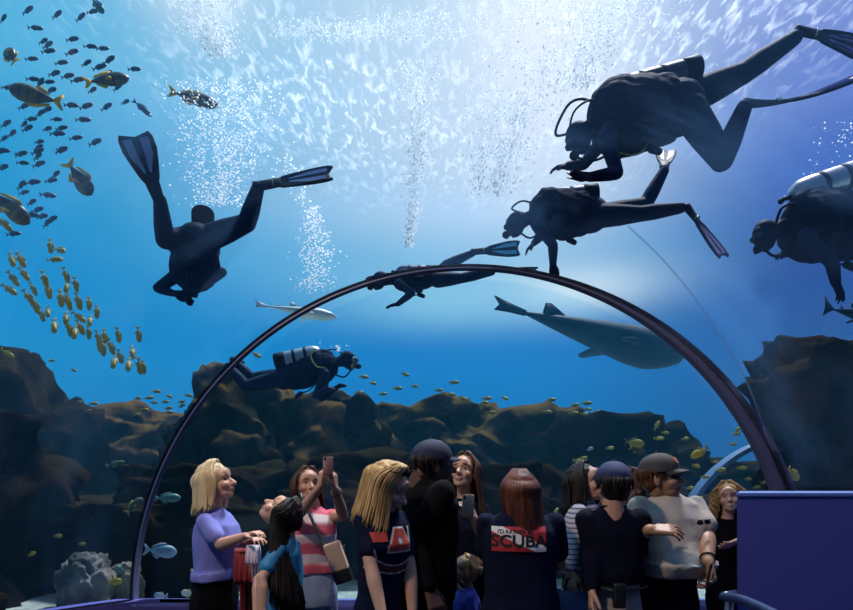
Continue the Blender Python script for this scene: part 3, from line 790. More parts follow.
# -- girl leaning back
B = person(277, 3.05, 505, 'dark haired girl in teal sports shirt tipping her head far back', yaw=-100, skin='fair', head=(6, 58, 0), H=1.50,
    arms={'R': (wp(258, 580, 3.1), wp(256, 612, 3.0)), 'L': (wp(262, 578, 2.85), wp(262, 612, 2.8))}, build=.86, hem=.86, lean=(0, .02),
    top=dict(name='shirt', mat=teal_cloth), bottom=dict(name='trousers', mat=black_cloth), sleeve='short',
    hair=dict(col='black', length=.44, n=230, flare=.07, bulk=1.06, seed=5, face_gap=60, thick=.013, drift=(.03, -.05, 0)), foot_px=284, headshift=(-.02, -.015))
# -- woman photographing
D = person(312, 3.6, 467, 'woman in pink and white striped top holding a phone up with both hands', yaw=14, skin='warm', head=(14, 14, 4),
    arms={'R': (wp(297, 517, 3.42), wp(320, 487, 3.2)), 'L': (wp(343, 516, 3.42), wp(335, 489, 3.2))}, build=.96, hem=1.0,
    top=dict(name='striped_top', mat=pink_stripe), bottom=dict(name='jeans', mat=denim), sleeve='cap',
    hand_args={'R': dict(d=(.12, -.05, .9), pn=(.6, .3, .1), curl=.7, thumb=1), 'L': dict(d=(-.08, -.05, .9), pn=(-.7, .2, .1), curl=.7, thumb=1)},
    hair=dict(col='brown', length=.16, n=120, flare=.01, bulk=1.03, seed=8, face_gap=64, drift=(0, .09, 0)), foot_px=313, headshift=(-.035, 0), rise=.03)
# -- long haired blonde girl in dark tee
E = person(393, 2.75, 462, 'blonde long haired girl in dark tee with red print looking down', yaw=42, skin='fair', head=(30, -24, 0),
    arms={'R': (wp(371, 566, 2.60), wp(383, 620, 2.5)), 'L': (wp(410, 566, 2.75), wp(413, 620, 2.68))}, build=.86, hem=.86,
    top=dict(name='tee_shirt', mat=navy_cloth), bottom=dict(name='shorts', mat=black_cloth, hemz=.5), sleeve='short',
    hair=dict(col='honey', length=.20, n=230, flare=.012, bulk=1.05, seed=11, face_gap=38, thick=.011, drift=(-.035, -.01, 0)), foot_px=382, headshift=(.02, 0), rise=.08)
# -- tall man in dark clothes
F_ = person(436, 3.0, 441, 'tall man in navy cap and black jacket standing with his back half turned', yaw=122, skin='dark', sex='m', head=(-14, 4, 0),
    arms={'R': (wp(415, 540, 2.84), wp(430, 588, 2.76)), 'L': (wp(442, 540, 3.2), wp(440, 585, 3.1))}, build=1.0, hem=.86,
    top=dict(name='jacket', mat=black_cloth), bottom=dict(name='trousers', mat=black_cloth), sleeve='long', hair=dict(col='black', length=.02, n=90, short=True, thick=.008, bulk=.98), foot_px=425, headshift=(.035, 0), top_disp=.010, rise=.12)
# -- woman with brown hair behind him
G_ = person(463, 3.6, 453, 'brown haired woman in navy dress gazing up, phone held at her chest', yaw=-8, skin='fair', head=(-14, 20, 0),
    arms={'R': (wp(449, 542, 3.55), wp(456, 575, 3.4)), 'L': (wp(484, 540, 3.48), wp(474, 518, 3.28))}, build=.93, hem=.62, dress=True,
    top=dict(name='dress', mat=navy_cloth), bottom=dict(name='leggings', mat=black_cloth), sleeve='short', hand_args={'L': dict(d=(-.35, -.1, .6), pn=(-.5, .5, 0), curl=.6, thumb=1)},
    hair=dict(col='brown', length=.27, n=170, flare=.02, bulk=1.04, seed=14, face_gap=58, drift=(.02, 0, 0)), foot_px=464)
# -- small child
H_ = person(463, 3.35, 556, 'small fair haired child in bright blue tee looking up to the side', yaw=-78, skin='fair', head=(-6, 12, 0),
    build=1.05, hem=.80, top=dict(name='tee_shirt', mat=mat('bright_blue_cotton', (.07, .10, .60), .8)), bottom=dict(name='shorts', mat=denim, hemz=.5), sleeve='short', headscale=.88,
    hair=dict(col='child', length=.03, n=110, short=True, thick=.008, bulk=.99, seed=4, face_gap=95), foot_px=466, vox=.005)
# -- woman in the dive shirt
I_ = person(520, 2.85, 471, 'woman seen from behind in navy tee with a red and white dive flag print', yaw=176, skin='warm', head=(4, 4, 0),
    arms={'L': (wp(484, 560, 2.92), wp(502, 560, 3.12)), 'R': (wp(559, 565, 2.92), wp(545, 560, 3.15))}, build=1.24, hem=.84,
    top=dict(name='tee_shirt', mat=navy_cloth), bottom=dict(name='trousers', mat=black_cloth), sleeve='short',
    hair=dict(col='auburn', length=.27, n=210, flare=-.01, bulk=1.08, seed=21, face_gap=50, thick=.012, drift=(.045, -.02, 0)), foot_px=520, rise=.09)
# -- woman in striped knit
J_ = person(592, 3.18, 462, 'dark haired woman in a pale striped long sleeved knit carrying a blue handbag', yaw=64, skin='fair', head=(-10, 20, 0),
    arms={'R': (wp(574, 534, 3.05), wp(571, 572, 2.95)), 'L': (wp(600, 540, 3.4), wp(604, 575, 3.3))}, build=1.0, hem=1.03, rise=.08,
    top=dict(name='knit_top', mat=fine_stripe), bottom=dict(name='trousers', mat=black_cloth), sleeve='long',
    hair=dict(col='black', length=.12, n=140, flare=.01, bulk=1.05, seed=31, face_gap=58), foot_px=584, hand_args={'R': dict(curl=.8)})
# -- man from behind in khakis
K_ = person(610, 2.9, 463, 'man from behind in navy cap, dark long sleeved shirt and khaki trousers', yaw=172, skin='warm', sex='m', head=(14, 2, 0),
    arms={'L': (wp(593, 548, 2.88), wp(592, 590, 2.80)), 'R': (wp(638, 545, 2.98), wp(640, 580, 3.1))}, build=.86, hem=1.045, rise=.06,
    top=dict(name='long_sleeved_shirt', mat=mat('dark_navy_cotton', (.004, .005, .016), .9, spec=.1, bump=.15)), bottom=dict(name='trousers', mat=khaki), sleeve='long', hair=dict(col='black', length=.02, n=80, short=True, thick=.007, bulk=.97), foot_px=613, top_disp=.010)
# -- face between the two men
L_ = person(630, 3.75, 469, 'person with short brown hair peering up between the two men in caps', yaw=-62, skin='fair', head=(-6, 12, 0), sex='m', build=.9,
    top=dict(name='dark_top', mat=black_cloth), bottom=dict(name='trousers', mat=black_cloth), sleeve='long', hair=dict(col='brown', length=.04, n=170, short=True, thick=.011, bulk=1.07, fringe=True), foot_px=632)
# -- man in tan tee
M_ = person(665, 3.1, 453, 'stout man in a dark cap and tan tee shirt pointing with one hand', yaw=10, skin='tan', sex='m', head=(50, 6, 0),
    arms={'R': (wp(636, 534, 3.02), wp(650, 530, 2.80)), 'L': (wp(706, 534, 3.02), wp(708, 562, 2.85))}, build=1.0, belly=.075, hem=1.02, rise=.07,
    top=dict(name='tee_shirt', mat=tan_cotton), bottom=dict(name='trousers', mat=mat('dark_trouser', (.009, .010, .018), .9, spec=.1, bump=.15)), sleeve='short',
    hand_args={'R': dict(d=(1, -.25, .05), pn=(0, .6, -1), curl=.38, spread=.3, thumb=1), 'L': dict(d=(.05, -.3, -1), pn=(-1, 0, 0), curl=.8)}, hair=dict(col='brown', length=.02, n=80, short=True, thick=.006, bulk=.965), foot_px=668, top_disp=.009, headshift=(-.045, -.01))
# -- curly haired woman
N_ = person(724, 4.0, 482, 'smiling woman with long curly light hair leaning behind the barrier', yaw=-6, skin='fair', head=(-22, 10, -8), smile=1,
    arms={'L': (wp(741, 548, 3.95), wp(737, 541, 3.8)), 'R': (wp(716, 545, 4.05), wp(722, 572, 4.0))}, build=.95, hem=.9,
    top=dict(name='black_top', mat=black_cloth), bottom=dict(name='trousers', mat=black_cloth), sleeve='long', hand_args={'L': dict(d=(-.8, -.2, -.3), curl=.3)},
    hair=dict(col='curly', length=.28, n=190, flare=.04, bulk=1.08, seed=41, face_gap=60, wave=.028, thick=.009), foot_px=728)

# ---- hats
cap_navy = mat('navy_cap', (.008, .012, .045), .8, bump=.2, bump_scale=150)
cap_blue = mat('blue_cap', (.012, .018, .085), .8, bump=.2, bump_scale=150)
cap_grey = mat('charcoal_cap', (.05, .045, .045), .8, bump=.2, bump_scale=150)
cap_hat(F_['root'], F_['HC'], F_['HR'], F_['hs'] * 1.04, cap_navy)
cap_hat(K_['root'], K_['HC'], K_['HR'], K_['hs'] * 1.04, cap_blue)
cap_hat(M_['root'], M_['HC'], M_['HR'], M_['hs'] * 1.04, cap_grey, patch=mat('orange_patch', (.55, .14, .06), .7))
# ---- prints
def decal(bm_or_me, P, T, y_side, mtl, name, parent, off=.004):
    me = bm_or_me
    shrink_to(me, P['top'].data, P['RZ'] @ Vector((0, 1 if y_side < 0 else -1, 0)), off)
    return link(name, me, mtl, parent, smooth=False)
def panel(P, x0, x1, z0, z1, side, nx=24, nz=14, shape=None):
    """flat grid in the wearer's frame, side -1 = chest, +1 = back"""
    bm = bmesh.new(); G = [[bm.verts.new(P['T'](x0 + (x1 - x0) * i / nx, side * .3, z0 + (z1 - z0) * j / nz)) for j in range(nz + 1)] for i in range(nx + 1)]
    for i in range(nx):
        for j in range(nz):
            u, v = (i + .5) / nx, (j + .5) / nz
            if shape is None or shape(u, v): bm.faces.new((G[i][j], G[i + 1][j], G[i + 1][j + 1], G[i][j + 1]))
    bmesh.ops.delete(bm, geom=[v for v in bm.verts if not v.link_faces], context='VERTS')
    return bm_mesh(bm)
def text_mesh(P, body, x, z, size, side, bold=False, mirror=True, spacing=1.0, squash=1.0, weight=0):
    cu = bpy.data.curves.new('t', 'FONT'); cu.body = body; cu.size = size; cu.align_x = 'CENTER'; cu.space_character = spacing; cu.offset = weight
    o = bpy.data.objects.new('t', cu); C.objects.link(o); dg = bpy.context.evaluated_depsgraph_get()
    me = bpy.data.meshes.new_from_object(o.evaluated_get(dg)); bpy.data.objects.remove(o)
    bm = bmesh.new(); bm.from_mesh(me); bmesh.ops.triangulate(bm, faces=bm.faces[:]); bmesh.ops.subdivide_edges(bm, edges=[e for e in bm.edges if e.calc_length() > .02], cuts=2); bmesh.ops.triangulate(bm, faces=bm.faces[:])
    for v in bm.verts:
        q = v.co.copy(); sx_ = -1 if side > 0 else 1
        v.co = P['T'](x + q.x * sx_ * squash, side * .3, z + q.y)
    return bm_mesh(bm)
def dive_print():
    red = mat('print_red', (.42, .02, .03), .7); wh = mat('print_white', (.72, .68, .70), .7); bk = mat('print_black', (.004, .004, .006), .7)
    P = I_; x0, x1, z0, z1 = -.115, .148, 1.235, 1.355
    # on the back the wearer's +x is the viewer's left
    fl = decal(panel(P, x0, x1, z0, z1, 1), P, None, 1, red, 'flag_print', P['top'], .004)
    decal(panel(P, x0, x1, z0, z1, 1, 60, 30, shape=lambda u, v: abs((1 - u) - (1 - v) * 1.0) < .20), P, None, 1, wh, 'diagonal_band', P['top'], .0055)
    decal(text_mesh(P, 'SCUBA', .018, z0 + .026, .078, 1, weight=.002, squash=1.12), P, None, 1, bk, 'lettering', P['top'], .0075)
    decal(text_mesh(P, "I'D RATHER BE", .035, z0 + .088, .026, 1, weight=.0006), P, None, 1, bk, 'lettering', P['top'], .0075)
dive_print()
def team_print():
    P = E; red = mat('print_brick', (.50, .05, .03), .7); wh = mat('print_cream', (.6, .52, .45), .7); dk = mat('print_maroon', (.10, .012, .015), .7)
    z0 = 1.14
    decal(panel(P, -.06, .085, z0 + .075, z0 + .195, -1, 40, 30, shape=lambda u, v: (v > .30 and abs(u - .5) < .5 * (1.15 - v * .75)) or v < .30 or u > .9), P, None, -1, wh, 'letter_border', P['top'], .004)
    decal(panel(P, -.052, .077, z0 + .083, z0 + .187, -1, 40, 30, shape=lambda u, v: ((v > .32 and abs(u - .5) < .47 * (1.15 - v * .75)) or v < .32) and not (abs(u - .5) < .09 and .30 < v < .62)), P, None, -1, red, 'letter_print', P['top'], .0055)
    decal(panel(P, -.125, -.055, z0 + .13, z0 + .175, -1, 20, 12), P, None, -1, red, 'letter_print', P['top'], .0055)
    def arcband(u, v): r = math.hypot((u - .55) * 1.2, v - 1.05); return .72 < r < .98
    decal(panel(P, -.13, .10, z0 - .03, z0 + .10, -1, 44, 30, shape=lambda u, v: .68 < math.hypot((u - .55) * 1.3, v - 1.05) < 1.02), P, None, -1, wh, 'arc_border', P['top'], .004)
    decal(panel(P, -.13, .10, z0 - .03, z0 + .10, -1, 44, 30, shape=lambda u, v: .73 < math.hypot((u - .55) * 1.3, v - 1.05) < .97), P, None, -1, dk, 'arc_print', P['top'], .0055)
team_print()
# pocket with folded glasses on the tan tee
pk_ = link('chest_pocket', panel(M_, .055, .125, 1.215, 1.295, -1, 8, 8), mat('tan_pocket', (.46, .38, .33), .85), M_['top']); shrink_to(pk_.data, M_['top'].data, M_['RZ'] @ Vector((0, 1, 0)), .006)
p = M_['T'](.09, -.165, 1.295)
gl_ = bmesh.new(); add_ell(gl_, p + Vector((-.018, 0, .0)), (.018, .005, .013)); add_ell(gl_, p + Vector((.020, 0, .004)), (.018, .005, .013)); add_cap(gl_, p + Vector((-.03, 0, .012)), p + Vector((.034, 0, .016)), .0025, .0025)
setp(link('sunglasses', bm_mesh(gl_), mat('dark_lens', (.01, .01, .012), .1)), 'dark sunglasses hooked on the pocket of the tan tee', 'sunglasses')
# sunglasses on the girl's hair and on the man in tan
def shades(P, up, name, label):
    s = P['hs']
    def h(x, y, z): return P['HC'] + P['HR'] @ (Vector((x, y, z)) * s)
    bm = bmesh.new()
    for x in (-1, 1):
        add_ell(bm, h(x * .034, -.098 + up[0], .006 + up[1]), (.030 * s, .006 * s, .020 * s), P['HR'])
        add_cap(bm, h(x * .064, -.09 + up[0], .012 + up[1]), h(x * .083, .0 + up[0], .010 + up[1] * .6), .003 * s, .003 * s)
    add_cap(bm, h(-.01, -.1 + up[0], .01 + up[1]), h(.01, -.1 + up[0], .01 + up[1]), .003 * s, .003 * s)
    setp(link(name, bm_mesh(bm), mat('dark_lens', (.01, .01, .012), .1)), label, 'sunglasses')
shades(E, (.035, .098), 'sunglasses', 'sunglasses pushed up on the blonde girl\'s hair')
shades(M_, (0, 0), 'sunglasses', 'dark sunglasses worn by the stout man under his cap')
# ---- phones
def phone(c, R, label, case, s=1.0, name='phone'):
    me = box_mesh((0, 0, 0), (.074 * s, .009, .15 * s), .004); me.transform(Matrix.Translation(c) @ R.to_4x4())
    o = setp(link(name, me, case), label, 'phone')
    sc = box_mesh((0, .0052, 0), (.064 * s, .0008, .13 * s)); sc.transform(Matrix.Translation(c) @ R.to_4x4()); link('screen', sc, mat('phone_screen', (.02, .02, .03), .1), o, smooth=False)
    ln = box_mesh((-.022 * s, -.0055, .055 * s), (.012, .003, .02), .001); ln.transform(Matrix.Translation(c) @ R.to_4x4()); link('camera_lens', ln, mat('dark_lens', (.01, .01, .012), .1), o)
    return o
phone(wp(328, 466, 3.15), Matrix.Rotation(math.radians(10), 3, 'Z') @ Matrix.Rotation(math.radians(-25), 3, 'X'), 'phone in maroon case raised above the woman in stripes', mat('maroon_case', (.07, .015, .02), .4), .75)
phone(wp(468, 506, 3.2), Matrix.Rotation(math.radians(-10), 3, 'Z') @ Matrix.Rotation(math.radians(-20), 3, 'X'), 'phone in pale brown case held at the brown haired woman\'s chest', mat('pale_case', (.30, .2, .16), .4), .9)
phone(wp(709, 576, 2.76), Matrix.Rotation(math.radians(60), 3, 'Z') @ Matrix.Rotation(math.radians(10), 3, 'X'), 'black phone hanging in the stout man\'s lowered hand', mat('black_case', (.01, .01, .01), .4), .9)
# phone holster on the belt of the man in khakis
hp = K_['T'](.0, .165, 1.01)
link('belt_holster', box_mesh(hp, (.06, .035, .12), .01), mat('black_leather', (.008, .008, .008), .45), K_['root'])
for P, m_, nm in ((K_, 'black_leather', 'belt'),):
    bm = bmesh.new(); z = 1.035; f = P['T']; k = .94
    pts = [f(.172 * k * math.cos(t), .126 * k * math.sin(t) + (-.02 if P is M_ else .0), z) for t in [2 * PI * i / 40 for i in range(41)]]
    add_tube(bm, pts, .016, 8, .3, up=Vector((0, 0, 1)), caps=False); link(nm, bm_mesh(bm), MATS[m_], P['root'])
# watch and bracelet
def band(P, sd_, r, m_, name):
    sh, el, wr = P['arms'][sd_]; d = (wr - el).normalized(); c = wr - d * .03; F = frame_of(d)
    pts = [c + F @ Vector((r * math.cos(t), r * math.sin(t), 0)) for t in [2 * PI * i / 24 for i in range(25)]]
    bm = bmesh.new(); add_tube(bm, pts, .006, 6, caps=False); o = link(name, bm_mesh(bm), m_, P['root'])
    return o, c
o_, c_ = band(M_, 'R', .033, mat('steel', (.5, .5, .5), .25, 1), 'watch'); b_ = bmesh.new(); add_ell(b_, c_ + Vector((0, -.03, .012)), (.018, .012, .018)); link('watch_face', bm_mesh(b_), MATS['steel'], o_)
band(M_, 'L', .034, MATS['dark_lens'], 'watch'); band(D, 'L', .028, mat('dark_band', (.05, .01, .01), .5), 'bracelet')
# ---- bags
def strap(pts, r=.010, flat=.35, m_=None, name='strap', parent=None): return link(name, tube_mesh(catmull(pts, 8), r, 8, flat=flat), m_ or MATS['black_leather'], parent)
bag_c = wp(338, 562, 3.36)
bag = empty('shoulder_bag', bag_c, 'beige and black bag slung across the woman in stripes', 'bag')
bm = bmesh.new(); R_ = Matrix.Rotation(math.radians(-20), 3, 'Y')
add_box(bm, Vector(bag_c) + Vector((-.01, 0, .03)), (.10, .07, .18), R_); link('bag_body', remesh(bm, .008, 6), mat('beige_leather', (.50, .36, .28), .6, bump=.2), bag)
bm = bmesh.new(); add_box(bm, Vector(bag_c) + Vector((-.01, -.003, .03)) + R_ @ Vector((0, 0, -.115)), (.105, .075, .085), R_); link('bag_end', remesh(bm, .008, 5), MATS['black_leather'], bag)
strap([wp(301, 494, 3.44), wp(312, 520, 3.38), wp(324, 545, 3.35), bag_c + Vector((-.03, -.01, .11))], .012, name='strap', parent=bag)
strap([wp(301, 494, 3.44), wp(298, 492, 3.6), wp(305, 520, 3.78), wp(340, 560, 3.55), bag_c + Vector((.03, .03, .09))], .012, name='strap', parent=bag)
hb_c = wp(577, 598, 2.93)
hb = empty('handbag', hb_c, 'glossy blue handbag hanging from the hand of the woman in striped knit', 'bag')
blue_l = mat('blue_leather', (.06, .13, .33), .35)
bm = bmesh.new(); prev = None
for z, w, d in ((-.14, .30, .12), (-.12, .32, .13), (0, .27, .10), (.07, .22, .05), (.08, .21, .03)):
    ring = [bm.verts.new(hb_c + Vector((w / 2 * math.copysign(abs(math.cos(t)) ** .5, math.cos(t)), d / 2 * math.copysign(abs(math.sin(t)) ** .5, math.sin(t)), z - .03))) for t in [2 * PI * i / 24 for i in range(24)]]
    if prev:
        for i in range(24): bm.faces.new((prev[i], prev[(i + 1) % 24], ring[(i + 1) % 24], ring[i]))
    else: bm.faces.new(ring[::-1])
    prev = ring
bm.faces.new(prev); link('bag_body', bm_mesh(bm), blue_l, hb)
for y in (-.02, .02): link('bag_handle', tube_mesh(catmull([hb_c + Vector((-.07, y, .03)), hb_c + Vector((-.05, y * .5, .10)), wp(573, 579, 2.93) , hb_c + Vector((.04, y * .5, .10)), hb_c + Vector((.06, y, .03))], 8), .006, 8), MATS['black_leather'], hb)
# red jacket over the blonde woman's forearm
def drape(name, c, w, h_, d, mtl, label, cat, seed):
    bm = bmesh.new(); n, m2 = 22, 26; G = []
    for s_ in (0, 1):
        g = []
        for i in range(n + 1):
            row = []
            for j in range(m2 + 1):
                u = i / n - .5; v = j / m2
                a = (v - .35) * 2.2
                y = d * (math.sin(max(-1.3, min(1.3, a * 2)))) ; z = -abs(a) ** 1.2 * h_ * .62
                fold = .012 * math.sin(u * 22 + seed) * min(1, abs(a)) + .010 * noise.noise(Vector((u * 6, v * 5, seed)))
                row.append(bm.verts.new(Vector(c) + Vector((u * w * (1 - .2 * abs(a)), y + fold + s_ * .010, z + .006 * s_))))
            g.append(row)
        for i in range(n):
            for j in range(m2):
                q = (g[i][j], g[i + 1][j], g[i + 1][j + 1], g[i][j + 1]); bm.faces.new(q if s_ else q[::-1])
        G.append(g)
    A_, B_ = G
    def edge(seq):
        for (i, j), (k, l) in zip(seq, seq[1:]): bm.faces.new((A_[i][j], A_[k][l], B_[k][l], B_[i][j]))
    edge([(i, 0) for i in range(n + 1)]); edge([(i, m2) for i in range(n + 1)][::-1]); edge([(0, j) for j in range(m2 + 1)][::-1]); edge([(n, j) for j in range(m2 + 1)])
    return setp(link(name, bm_mesh(bm), mtl), label, cat)
drape('jacket', wp(245, 549, 3.20), .12, .42, .05, mat('red_cloth', (.22, .015, .02), .8), 'dark red jacket draped over the blonde woman\'s forearm', 'jacket', 1)
drape('scarf', wp(253, 546, 3.12), .07, .22, .035, mat('white_cloth', (.62, .55, .66), .85), 'pale scarf hanging beside the dark red jacket', 'scarf', 4)
# dark shoulder panel stripes of the sports shirt
# hall lamps behind the camera, warm
def lamp(loc, e, col, size, rot):
    l = bpy.data.lights.new('hall_lamp', 'AREA'); l.energy = e; l.color = col; l.size = size; l.shape = 'DISK'
    o = bpy.data.objects.new('hall_lamp', l); C.objects.link(o); o.location = loc
    o.rotation_euler = (Vector(rot) - Vector(loc)).to_track_quat('-Z', 'Y').to_euler(); return o
lamp((-1.7, 1.3, 4.3), 75, (1, .78, .58), .3, (.3, 3.2, 1.2))
# ------------------------------------------------------------------ divers
wetsuit = mat('wetsuit', (.008, .020, .066), .7, spec=.12, bump=.1, bump_scale=60)
vest_m = mat('vest_nylon', (.006, .012, .042), .8, spec=.1, bump=.3, bump_scale=50)
rubber = mat('black_rubber', (.005, .010, .030), .6, spec=.15)
steel_t = mat('tank_silver', (.42, .44, .52), .35, .6)
blue_t = mat('tank_blue_grey', (.03, .05, .16), .5, .1)
dark_t = mat('tank_dark', (.010, .016, .05), .45)
chrome = mat('chrome', (.55, .55, .55), .15, 1)
glass_m = mat('mask_glass', (.03, .04, .06), .05)
fin_pale = mat('fin_pale_panel', (.30, .42, .80), .5); fin_cyan = mat('fin_cyan_panel', (.08, .45, .62), .5); fin_violet = mat('fin_violet_panel', (.16, .12, .42), .5)
yellow_h = mat('yellow_hose', (.45, .42, .12), .5)

def fin(parent, heel, toe_dir, side, length=.62, width=.23, panel=fin_pale, bend=0.0, label=None):
    """foot pocket, blade with raised side ribs, two pale inner panels in a V"""
    heel = Vector(heel); d = Vector(toe_dir).normalized(); sdv = Vector(side); sdv = (sdv - d * sdv.dot(d)).normalized(); n = d.cross(sdv)
    def p(u, v, w):   # u across -1..1, v along 0..1, w off the blade
        L = length * v; c = bend * v * v * length
        return heel + d * (L - .0) + n * (c + w) + sdv * (u * wid(v))
    def wid(v):
        if v < .30: return .042 + .012 * v / .3
        t = (v - .30) / .70
        return (.052 + (width / 2 - .052) * min(1, t * 1.5) ** .8) * (1 - .16 * max(0, (t - .86) / .14) ** 2)
    bm = bmesh.new(); nu, nv = 12, 30; S = []
    for s_ in (1, -1):
        G = []
        for j in range(nv + 1):
            v = j / nv; row = []
            for i in range(nu + 1):
                u = -1 + 2 * i / nu
                if v < .34: th = .034 * math.sqrt(max(0, 1 - u * u)) * (1 - v / .34 * .7) + .004
                else: th = .0045 + .007 * max(0, abs(u) - .8) / .2
                vv = v - (.05 * (1 - abs(u)) if v > .96 else 0)
                row.append(bm.verts.new(p(u, vv, s_ * th)))
            G.append(row)
        for j in range(nv):
            for i in range(nu):
                q = (G[j][i], G[j][i + 1], G[j + 1][i + 1], G[j + 1][i]); bm.faces.new(q if s_ > 0 else q[::-1])
        S.append(G)
    A, B = S
    ring = [(0, i) for i in range(nu + 1)] + [(j, nu) for j in range(1, nv + 1)] + [(nv, i) for i in range(nu - 1, -1, -1)] + [(j, 0) for j in range(nv - 1, 0, -1)]
    for a, b in zip(ring, ring[1:] + ring[:1]): bm.faces.new((A[a[0]][a[1]], B[a[0]][a[1]], B[b[0]][b[1]], A[b[0]][b[1]]))
    fix_normals(bm)
    f = link('fin', bm_mesh(bm), rubber, parent)
    if label: f['label'] = label
    for sg in (-1, 1):
        bm = bmesh.new()
        for w in (.0065, -.0065):
            q = [bm.verts.new(p(*c, w)) for c in ((sg * .16, .46), (sg * .34, .44), (sg * .74, .70), (sg * .78, .93), (sg * .26, .93), (sg * .22, .70))]
            bm.faces.new(q)
        bmesh.ops.subdivide_edges(bm, edges=bm.edges[:], cuts=0) if False else None
        link('blade_panel', bm_mesh(bm), panel, f, smooth=False)
    bm = bmesh.new(); add_tube(bm, [p(-.9, .26, .01), p(-.5, .26, .036), p(.5, .26, .036), p(.9, .26, .01)], .006, 6); link('buckle_strap', bm_mesh(bm), chrome, f)
    return f

def diver(label, J, k=1.0, tank='silver', tank_pts=None, tank_r=.09, lf=1.0, fins=(), face=(0, -1, 0), up=(0, 0, 1), torso_w=.17, torso_d=.12, back=(0, 0, 1), hoses=(), skin=False, vest=True, hands=None, panel=fin_pale, side=None, lab2=None, maskm=None):
    """J: joints as world points: head, neck, chest, belly, pelvis; sh/el/wr L,R; hip/kn/an L,R"""
    root = empty('person', J['pelvis'], label, 'person')
    V = {a: Vector(b) for a, b in J.items()}
    bm = bmesh.new(); back = Vector(back).normalized()
    ax = (V['chest'] - V['pelvis']).normalized(); sx = ax.cross(back).normalized(); R = Matrix((sx, back, ax)).transposed()
    rt = torso_w * k
    add_cap(bm, V['pelvis'], V['belly'], rt * .85, rt * .80, 1, torso_d / torso_w, 20, R)
    add_cap(bm, V['belly'], V['chest'], rt * .80, rt * 1.0, 1, torso_d / torso_w, 20, R)
    add_cap(bm, V['chest'], V['neck'], rt * .8, .065 * k, 1, .9, 16, R)
    # hood and head
    f = Vector(face).normalized(); u = Vector(up); u = (u - f * u.dot(f)).normalized(); xx = (-f).cross(u).normalized() * 1
    HR = Matrix((u.cross(f) * -1, -f, u)).transposed()
    if HR.determinant() < 0: HR = Matrix((u.cross(f), -f, u)).transposed()
    head_prims(bm, V['head'], HR, k * 1.04)
    add_chain(bm, [(V['head'], .068 * k), (V['neck'], .062 * k)])
    for s_ in 'LR':
        if 'el' + s_ in V:
            sh, el, wr = V['sh' + s_], V['el' + s_], V['wr' + s_]
            add_chain(bm, [(V['chest'].lerp(sh, .6), .07 * k), (sh, .062 * k), (el, .046 * k), (el.lerp(wr, .3), .047 * k), (wr, .034 * k)])
            ha = (hands or {}).get(s_, {})
            hand(bm, wr, ha.get('d', (wr - el)), ha.get('pn', -back), k * 1.0, ha.get('curl', .35), ha.get('spread', .35), ha.get('thumb', 1), r=1.15)
        if 'kn' + s_ in V:
            hp, kn, an = V['hip' + s_], V['kn' + s_], V['an' + s_]
            add_chain(bm, [(V['pelvis'].lerp(hp, .5), .10 * k * lf), (hp, .100 * k * lf), (hp.lerp(kn, .5), .088 * k * lf), (kn, .066 * k * lf), (kn.lerp(an, .35), .066 * k * lf), (an, .046 * k * lf)])
    fix_normals(bm); me = remesh(bm, .011 * k, 3)
    if skin:
        inv = HR.transposed()
        for pl_ in me.polygons:
            q = (inv @ (pl_.center - V['head'])) / (k * 1.04)
            if q.y < -.055 and -.1 < q.z < -.03 and abs(q.x) < .05: pl_.material_index = 1
    link('body', me, [wetsuit, skin_mat('fair')], root)
    if vest:
        bm = bmesh.new()
        add_cap(bm, V['pelvis'].lerp(V['belly'], .6), V['chest'], rt * .93, rt * 1.06, 1, torso_d / torso_w * 1.15, 20, R)
        add_cap(bm, V['belly'] + back * rt * .5, V['chest'] + back * rt * .5, rt * .7, rt * .7, 1, .7, 16, R)
        for sg in (-1, 1): add_ell(bm, V['belly'] + sx * sg * rt * .72 - back * rt * .2, (.07 * k, .05 * k, .09 * k), R)
        fix_normals(bm)
        link('buoyancy_vest', remesh(bm, .012 * k, 3, disp=lambda c, nn: nn * .014 * noise.noise(c * 14)), vest_m, root)
    if tank_pts:
        a, b = Vector(tank_pts[0]), Vector(tank_pts[1]); d = (b - a).normalized(); L = (b - a).length   # a = valve end, b = base
        tm = {'silver': steel_t, 'blue': blue_t, 'dark': dark_t}[tank]; r = tank_r * k
        pts = [a, a + d * .001, a + d * r * .35, a + d * r * .8, a + d * r * 1.3, b - d * r * .35, b - d * r * .1, b]
        rad = [.02 * k, .03 * k, r * .72, r * .94, r, r, r * .93, r * .6]
        bm = bmesh.new(); prev = None; F = frame_of(d)
        for p_, rr in zip(pts, rad):
            ring = [bm.verts.new(p_ + F @ Vector((rr * math.cos(2 * PI * i / 28), rr * math.sin(2 * PI * i / 28), 0))) for i in range(28)]
            if prev:
                for i in range(28): bm.faces.new((prev[i], prev[(i + 1) % 28], ring[(i + 1) % 28], ring[i]))
            else: bm.faces.new(ring[::-1])
            prev = ring
        bm.faces.new(prev); t = link('air_tank', bm_mesh(bm), tm, root)
        link('tank_boot', cyl_mesh(b - d * .13 * k, b + d * .008, r * 1.04, seg=28), rubber, t)
        bm = bmesh.new(); add_cap(bm, a - d * .05 * k, a + d * .02, .016 * k, .02 * k); add_cap(bm, a - d * .035 * k - sx * .04 * k, a - d * .035 * k + sx * .05 * k, .013 * k, .013 * k); add_ell(bm, a - d * .035 * k + sx * .06 * k, .022 * k)
        link('tank_valve', bm_mesh(bm), rubber, t)
        for q in (.30, .55): link('tank_band', cyl_mesh(a.lerp(b, q), a.lerp(b, q) + d * .04 * k, r * 1.03, seg=28), rubber, t)
    # mask and regulator on the face
    def h(x, y, z): return V['head'] + HR @ (Vector((x, y, z)) * k * 1.04)
